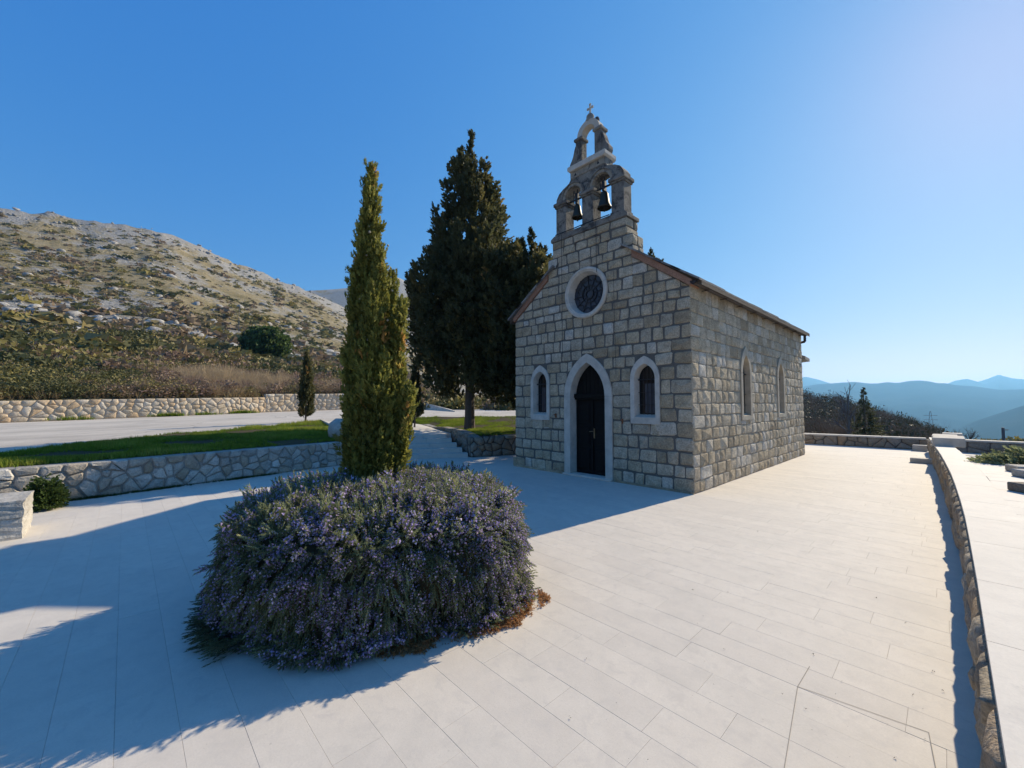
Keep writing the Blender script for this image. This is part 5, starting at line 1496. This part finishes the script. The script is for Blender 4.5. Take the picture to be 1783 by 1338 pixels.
# stray leaves and twigs on the paving
lf = []
sp2 = [(1263, 1132), (1466, 1187), (1621, 1170), (1265, 1033), (1575, 1086), (1206, 1029), (1320, 926), (1360, 1210), (1590, 1212), (1645, 1207), (1685, 1175), (1418, 1143), (1610, 1290), (1523, 1042), (1400, 1235), (870, 1110), (1020, 1147), (1330, 1257), (1560, 1320), (990, 1250)]
Pl = np.array([gz(x_, y_) + [0, 0, .006] for x_, y_ in sp2] + [gz(rng.uniform(900, 1640), rng.uniform(900, 1330)) + [0, 0, .005] for _ in range(70)])
Dl = rng.normal(0, 1, (len(Pl), 3)); Dl[:, 2] = 0.1
V, F, A = instances(feather(3, .6, .5, .10), Pl, frames(Dl), np.r_[rng.uniform(.012, .028, len(sp2)), rng.uniform(.004, .010, 70)], rng.random(len(Pl)))
V[:, 2] = np.clip(V[:, 2], .002, .02)
tag(mesh('fallen_leaves', V, F, 'wood_leaf', None, (0, 0, 0), False, {'rnd': A}), 'scattered dry leaves and twigs lying on the pale paving', 'leaf litter', kind='stuff')

# ================================================================== SCRUB, ROCKS AND FAR TREES
def on_hill(th, D):
    z, x, y = hill_z(th, D); return np.stack([x, y, z], -1)
def scatter_scrub():
    parts_leaf, parts_dry = [], []
    blobs = [leaf_blob(95, .15, 1) for _ in range(3)]; twigs = [twig_blob(90, .016) for _ in range(2)]; big = [leaf_blob(230, .085, 1) for _ in range(2)]; bigt = [twig_blob(190, .009) for _ in range(2)]
    N = 5200
    th = rng.uniform(-57, -1, N)
    D0 = lerp_table(th, WALLD)
    D = D0 + .8 + (100 - 34) * rng.random(N) ** 1.35
    P = on_hill(th, D)
    pat = fnoise(P[:, 0], P[:, 1], 14, 5, 3); pat2 = fnoise(P[:, 0], P[:, 1], 7, 55, 3)
    tone = np.clip(.56 + 2.5 * pat + 1.3 * pat2 + rng.normal(0, .20, N), 0, 1)
    size = rng.uniform(.5, 1.25, N) * (1 + 1.0 * np.clip(pat2, -.4, .5)) * np.clip(.8 + (D - D0) / 60, .8, 1.3)
    bare = tone > .66
    nearm = D - D0 < 14
    yaw = rng.normal(0, .15, (N, 3)); yaw[:, 2] = 1
    R = frames(yaw)
    sc = np.stack([size * rng.uniform(.8, 1.4, N), size * rng.uniform(.8, 1.4, N), size * rng.uniform(.7, 1.25, N)], -1)
    for mask, tms in ((~bare & ~nearm, blobs), (bare & ~nearm, twigs), (~bare & nearm, big), (bare & nearm, bigt)):
        idx = np.where(mask)[0]
        for q, tm in enumerate(tms):
            k = idx[q::len(tms)]
            if len(k): parts_leaf.append(instances(tm, P[k], R[k], sc[k], tone[k]))
    V, F, A = merge(parts_leaf)
    A = np.clip(A + np.repeat(rng.normal(0, .05, len(A) // 3), 3)[:len(A)] if len(A) % 3 == 0 else A, 0, 1)
    tag(mesh('scrub', V, F, 'scrub_leaf', None, (-50, 0, 0), False, {'rnd': A}), 'mixed green and brown scrub covering the slope above the cream wall', 'scrub', kind='stuff')
    # dry grass along the wall top
    N = 1900
    th = rng.uniform(-56, -14, N); D = lerp_table(th, WALLD) + rng.uniform(.3, 5, N) ** 1.0
    P = on_hill(th, D)
    keep = fnoise(P[:, 0], P[:, 1], 6, 91, 2) > -.12
    P = P[keep]; n_ = len(P)
    V, F, A = instances(tuft(16, .03), P, frames(rng.normal(0, .12, (n_, 3)) + [0, 0, 1]), np.stack([rng.uniform(.3, .7, n_)] * 2 + [rng.uniform(.3, .7, n_)], -1), rng.random(n_))
    tag(mesh('dry_grass', V, F, 'dry_grass', None, (-34, 0, 0), False, {'rnd': A}), 'tall dry straw-coloured grass along the top of the cream wall', 'dry grass', kind='stuff')
    # dark bushes and tufts on the rocky hill
    N = 6500
    th = rng.uniform(-57, -8, N); D = 70 + 300 * rng.random(N) ** 1.2
    P = on_hill(th, D); Dr = lerp_table(th, RDIST)
    pat = fnoise(P[:, 0], P[:, 1], 35, 8, 3)
    keep = (rng.random(N) < np.clip(.35 + 1.6 * pat, .05, 1)) & (D < Dr * .95)
    P, D = P[keep], D[keep]; n_ = len(P)
    sz = rng.uniform(.5, 1.2, n_) * (1 + (rng.random(n_) < .12) * 1.4)
    V, F, A = instances(leaf_blob(26, .38, 1), P, frames(rng.normal(0, .15, (n_, 3)) + [0, 0, 1]), np.stack([sz * 1.3, sz * 1.3, sz * .8], -1), np.clip(rng.beta(1.5, 3, n_), 0, .5))
    tag(mesh('hill_bushes', V, F, 'scrub_leaf', None, (-150, 50, 30), False, {'rnd': A}), 'small dark bushes dotted over the rocky hillside', 'bushes', kind='stuff')
    # limestone outcrops
    N = 8000
    th = rng.uniform(-57, -9, N); D = 75 + 300 * rng.random(N) ** 1.1
    P = on_hill(th, D); Dr = lerp_table(th, RDIST); te = D / Dr
    pat = fnoise(P[:, 0], P[:, 1], 40, 18, 4)
    band = np.exp(-((te - .34) / .12) ** 2) * np.clip((-th - 12) / 15, 0, 1) + np.exp(-((te - .97) / .10) ** 2) * np.clip((-th - 8) / 20, 0, .8) * .7 + .12
    keep = (rng.random(N) < np.clip(band * (.55 + 2.2 * pat), 0, 1)) & (te < 1.0)
    P, D = P[keep], D[keep]; n_ = len(P)
    sz = rng.lognormal(-.55, .5, n_).clip(.25, 1.6)
    parts = []
    for q in range(6):
        k = np.arange(q, n_, 6)
        dd = rng.normal(0, .35, (len(k), 3)); dd[:, 2] = 1
        parts.append(instances(RT[q], P[k] + [0, 0, -.1], frames(dd), np.stack([sz[k] * 1.4, sz[k] * 1.1, sz[k] * .75], -1), rng.random(len(k))))
    V, F, A = merge(parts)
    tag(mesh('rock_outcrops', V, F, 'hill_rock', None, (-150, 50, 30), False, {'rnd': A}), 'grey limestone rocks scattered over the hillside', 'rocks', kind='stuff')
scatter_scrub()
def hill_at(x, D):
    return on_hill(np.array([px_to_deg(x)]), np.array([float(D)]))[0]
def find_hill(x, y, lo=30, hi=330):
    """the hillside point seen at a photograph pixel"""
    Ds = np.linspace(lo, hi, 1200); th = np.full(1200, px_to_deg(x)); P = on_hill(th, Ds)
    pr = project(P)[:, 1]; k = np.argmax(pr < y); return P[k], Ds[k]
# round evergreen bush
p, D = find_hill(461, 628)
rbu = empty('round_bush', p, 'round dark green evergreen bush alone on the scrub slope', 'bush')
rad = 36 / FPX * (D * math.cos(math.radians(px_to_deg(461))))
N = 1500
d = rng.normal(size=(N, 3)); d /= np.linalg.norm(d, axis=1, keepdims=True)
lob = 1 + .14 * np.sin(4 * d[:, 0] * 3 + 1) * np.sin(5 * d[:, 2] * 2)
P = p + np.array([0, 0, rad * .75]) + d * (rad * lob * rng.uniform(.7, 1, N))[:, None] * [1, 1, .85]
V, F, A = instances(leaf_blob(14, .6), P, frames(d + rng.normal(0, .5, (N, 3))), np.full(N, rad * .12), np.clip(rng.beta(2, 2, N), 0, 1))
mesh('foliage', V, F, 'broadleaf', rbu, p, False, {'rnd': A})
MB().bar(p - [0, 0, .3], p + [0, 0, rad * .8], .12, .05).build('trunk', 'bark', rbu)
def bare_tree(p, h, label, cat='bare tree', spread=.55, seed=0, col='grey_bark', n1=9, group=None, thick=.018):
    root = empty('bare_tree', p, label, cat, group)
    r = np.random.default_rng(seed); mb = MB()
    def grow(a, d, L, rad, lev):
        b = a + d * L
        mb.bar(a, b, rad, rad * .6, 5 if lev < 2 else 3)
        if lev >= 3: return
        for k in range(n1 if lev == 0 else (4 if lev == 1 else 3)):
            f = r.uniform(.35, 1.0); dd = d + r.normal(0, spread, 3); dd[2] = abs(dd[2]) + .15; dd /= np.linalg.norm(dd)
            grow(a + d * L * f, dd, L * r.uniform(.5, .75), rad * .5, lev + 1)
    grow(np.array(p, float), np.array([0, 0, 1.0]), h * .42, h * thick, 0)
    mb.build('trunk', col, root, origin=p)
    return root
p, D = find_hill(243, 575); sc_ = (D * math.cos(math.radians(px_to_deg(243)))) / FPX
bare_tree(p, 72 * sc_, 'leafless pale-twigged tree on the slope below the grey rocks', seed=4, n1=12, thick=.012)
p, D = find_hill(412, 578); sc_ = (D * math.cos(math.radians(px_to_deg(412)))) / FPX
MBp = MB().bar(p, p + [0, 0, 45 * sc_], .08, .06).box(p[0] - .5, p[0] + .5, p[1] - .04, p[1] + .04, p[2] + 42 * sc_, p[2] + 43 * sc_)
tag(MBp.build('utility_pole', 'pole_metal'), 'thin utility pole on the slope left of the round bush', 'pole')
# pale slab beside the road behind the trees, with bushes
p = gz(765, 718, 1.05)
q = [gz(735, 716, 1.05), gz(792, 719, 1.05), gz(770, 712, 1.05), gz(735, 708, 1.05)]
V = [(x_, y_, z_) for x_, y_, z_ in q] + [(q[0][0] - .5, q[0][1] + .3, 1.75), (q[1][0], q[1][1], 1.16), (q[2][0] - .2, q[2][1], 1.45), (q[3][0], q[3][1], 1.85)]
tag(MB().add(V, [(3, 2, 1, 0), (4, 5, 6, 7)] + [(i, (i + 1) % 4, 4 + (i + 1) % 4, 4 + i) for i in range(4)]).build('rock_slab', 'dressed_stone'), 'pale tilted rock slab beside the road, seen behind the tree trunk', 'rock')
N = 240
th = np.array([px_to_deg(x_) for x_ in rng.uniform(715, 900, N)]); D = lerp_table(th, WALLD) + rng.uniform(-2.5, 14, N)
P = on_hill(th, D); P[:, 2] = np.maximum(P[:, 2], .9)
V, F, A = instances(leaf_blob(150, .15, 1), P, frames(rng.normal(0, .1, (N, 3)) + [0, 0, 1]), rng.uniform(.5, 1.3, N), rng.uniform(.0, .55, N))
tag(mesh('roadside_bushes', V, F, 'scrub_leaf', None, (-24, 14, 1), False, {'rnd': A}), 'low green bushes across the road seen between the tree trunks', 'bushes', kind='stuff')

# right: wooded slope beyond the parapet
N = 1300
th = rng.uniform(27, 46, N); Dr = lerp_table(th, RDIST); D = 38 + (Dr - 36) * rng.random(N) ** .7
P = on_hill(th, D)
parts = []
bare = rng.random(N) < .62
sz = rng.uniform(.8, 1.9, N)
for mask, tm in ((bare, twig_blob(170, .006)), (~bare, leaf_blob(210, .075, 0))):
    k = np.where(mask)[0]; tone = np.where(mask[k], rng.uniform(.5, 1, len(k)), 0) if False else (rng.uniform(.5, 1, len(k)) if tm[0].shape[0] == 510 else rng.uniform(0, .3, len(k)))
    parts.append(instances(tm, P[k] + np.array([0, 0, .5]), frames(rng.normal(0, .1, (len(k), 3)) + [0, 0, 1]), np.stack([sz[k] * .8, sz[k] * .8, sz[k] * 1.2], -1), tone))
V, F, A = merge(parts)
tag(mesh('wooded_slope', V, F, 'wood_leaf', None, (20, 60, 0), False, {'rnd': A}), 'dark leafless and evergreen wood on the slope below the far parapet', 'wood', kind='stuff')
# conifer beyond the parapet
p = at_depth(1507, 768, 27); ztop = float(at_depth(1507, 676, 27)[2]); zb_ = float(p[2]) - 1.0
cf = empty('spruce_tree', (p[0], p[1], zb_), 'dark pointed conifer beyond the far parapet', 'tree')
parts = []; tm = feather(10, .5, .5, .1)
cl = []
for k in range(260):
    h = rng.random() ** .9; z = zb_ + .3 + (ztop - zb_ - .3) * h; R = 1.55 * (1 - h) ** 1.05 + .03; t = rng.uniform(0, 6.28); q = R * rng.uniform(.35, 1)
    for m_ in range(9):
        f = rng.uniform(.4, 1.0)
        cl.append((p[0] + q * f * math.cos(t + rng.normal(0, .12)), p[1] + q * f * math.sin(t + rng.normal(0, .12)), z - .12 * q * f + rng.normal(0, .04), math.cos(t), math.sin(t)))
cl = np.array(cl); D = np.stack([cl[:, 3], cl[:, 4], rng.uniform(-.1, .5, len(cl))], -1) + rng.normal(0, .25, (len(cl), 3))
V, F, A = instances(tm, cl[:, :3], frames(D), rng.uniform(.14, .30, len(cl)) * np.clip(1.25 - (cl[:, 2] - zb_) / (ztop - zb_), .4, 1), rng.uniform(0, .55, len(cl)))
mesh('crown', V, F, 'dark_cypress_leaf', cf, (p[0], p[1], zb_), False, {'rnd': A})
MB().bar((p[0], p[1], zb_), (p[0], p[1], ztop), .12, .015).build('trunk', 'bark', cf)
for x_, yt, yb, dp, lab, sd, tk in ((1478, 668, 765, 30, 'tall thin leafless tree left of the pointed conifer beyond the parapet', 3, .020), (1690, 737, 775, 34, 'small leafless tree beyond the parapet above the terrace wall end', 8, .016), (1668, 742, 775, 36, 'low leafless bush-like tree left of the small bare tree beyond the parapet', 9, .016)):
    p = at_depth(x_, yb, dp); h = (yb - yt) / FPX * dp
    bare_tree((p[0], p[1], p[2] - .3), h * 1.2, lab, seed=sd, n1=11, spread=.42, thick=tk * 1.3)
# lattice pylon far down the slope
p = at_depth(1622, 764, 160); sc_ = 160 / FPX; H_ = 48 * sc_
mb = MB()
for sx in (-1, 1):
    for sy in (-1, 1):
        mb.bar((p[0] + sx * 1.1, p[1] + sy * 1.1, p[2] - 1), (p[0] + sx * .15, p[1] + sy * .15, p[2] + H_), .07, .05, 4)
for k in range(7):
    f0, f1 = k / 7, (k + 1) / 7; w0, w1 = 1.1 - .95 * f0, 1.1 - .95 * f1
    for s_ in (-1, 1):
        mb.bar((p[0] - w0, p[1] + s_ * w0, p[2] + H_ * f0), (p[0] + w1, p[1] + s_ * w1, p[2] + H_ * f1), .035, n=3)
        mb.bar((p[0] + s_ * w0, p[1] - w0, p[2] + H_ * f0), (p[0] + s_ * w1, p[1] + w1, p[2] + H_ * f1), .035, n=3)
for f in (.68, .84):
    mb.bar((p[0] - 1.9, p[1] - 1.4, p[2] + H_ * f), (p[0] + 1.9, p[1] + 1.4, p[2] + H_ * f), .06, n=4)
tag(mb.build('power_pylon', 'pole_metal'), 'thin lattice power pylon far off against the blue mountains', 'pylon')
p = at_depth(1748, 775, 30)
tag(MB().bar((p[0], p[1], p[2] - 1.2), (p[0], p[1], float(at_depth(1748, 745, 30)[2])), .085, .08, 8).bar((p[0] - .05, p[1], float(at_depth(1748, 749, 30)[2])), (p[0] + .25, p[1] + .2, float(at_depth(1748, 749, 30)[2])), .03).build('lamp_post', 'pole_metal'), 'dark post standing beyond the right parapet', 'post')
# bushes at the right end beyond the parapet
N = 60
P = np.array([at_depth(rng.uniform(1690, 1800), rng.uniform(770, 782), rng.uniform(24, 40)) for _ in range(N)])
V, F, A = instances(leaf_blob(120, .16, 1), P - [0, 0, .4], frames(rng.normal(0, .1, (N, 3)) + [0, 0, 1]), rng.uniform(.4, .9, N), rng.uniform(.0, .5, N))
tag(mesh('distant_bushes', V, F, 'scrub_leaf', None, (15, 20, 0), False, {'rnd': A}), 'low green bushes beyond the parapet at the right edge', 'bushes', kind='stuff')
# road sign at the left edge
p = gz(2, 700, 0); p = at_depth(3, 652, 31)
sg = empty('road_sign', (p[0], p[1], 1.4), 'small round red-rimmed road sign on a post at the far left above the cream wall', 'road sign')
dn = CAM - p; dn /= np.linalg.norm(dn)
def disc(c, r, n_=20):
    u_ = np.cross([0, 0, 1], dn); u_ /= np.linalg.norm(u_); v_ = np.cross(dn, u_)
    return [c + r * (math.cos(t) * u_ + math.sin(t) * v_) for t in np.arange(n_) * 2 * math.pi / n_]
for nm, r, o_, m_ in (('rim', .27, 0, 'red_paint'), ('face', .19, .012, 'white_paint')):
    a_ = disc(p + dn * o_, r); b_ = disc(p + dn * (o_ - .01), r)
    MB().add(a_ + b_, [tuple(range(20)), tuple(range(39, 19, -1))] + [(i, (i + 1) % 20, 20 + (i + 1) % 20, 20 + i) for i in range(20)]).build(nm, m_, sg)
MB().bar((p[0] - .03, p[1] - .03, .6), (p[0] - .03, p[1] - .03, p[2] + .3), .03).build('post', 'pole_metal', sg)

# ------------------------------------------------------------------ air
m = bpy.data.materials.new('haze_air'); m.use_nodes = True; nt = m.node_tree; nt.nodes.clear()
out = nt.nodes.new('ShaderNodeOutputMaterial'); vol = nt.nodes.new('ShaderNodeVolumePrincipled')
vol.inputs['Color'].default_value = (.28, .62, 1.0, 1)
vol.inputs['Density'].default_value = 1.5e-4
vol.inputs['Anisotropy'].default_value = .46
nt.links.new(vol.outputs[0], out.inputs['Volume']); MATS['haze_air'] = m
hz = MB().box(-8900, 8900, -8900, 8900, BASE_Z - 20, 350).build('haze', 'haze_air')
tag(hz, kind='stuff', label='thin bluish haze in the air over the valley', cat='haze')
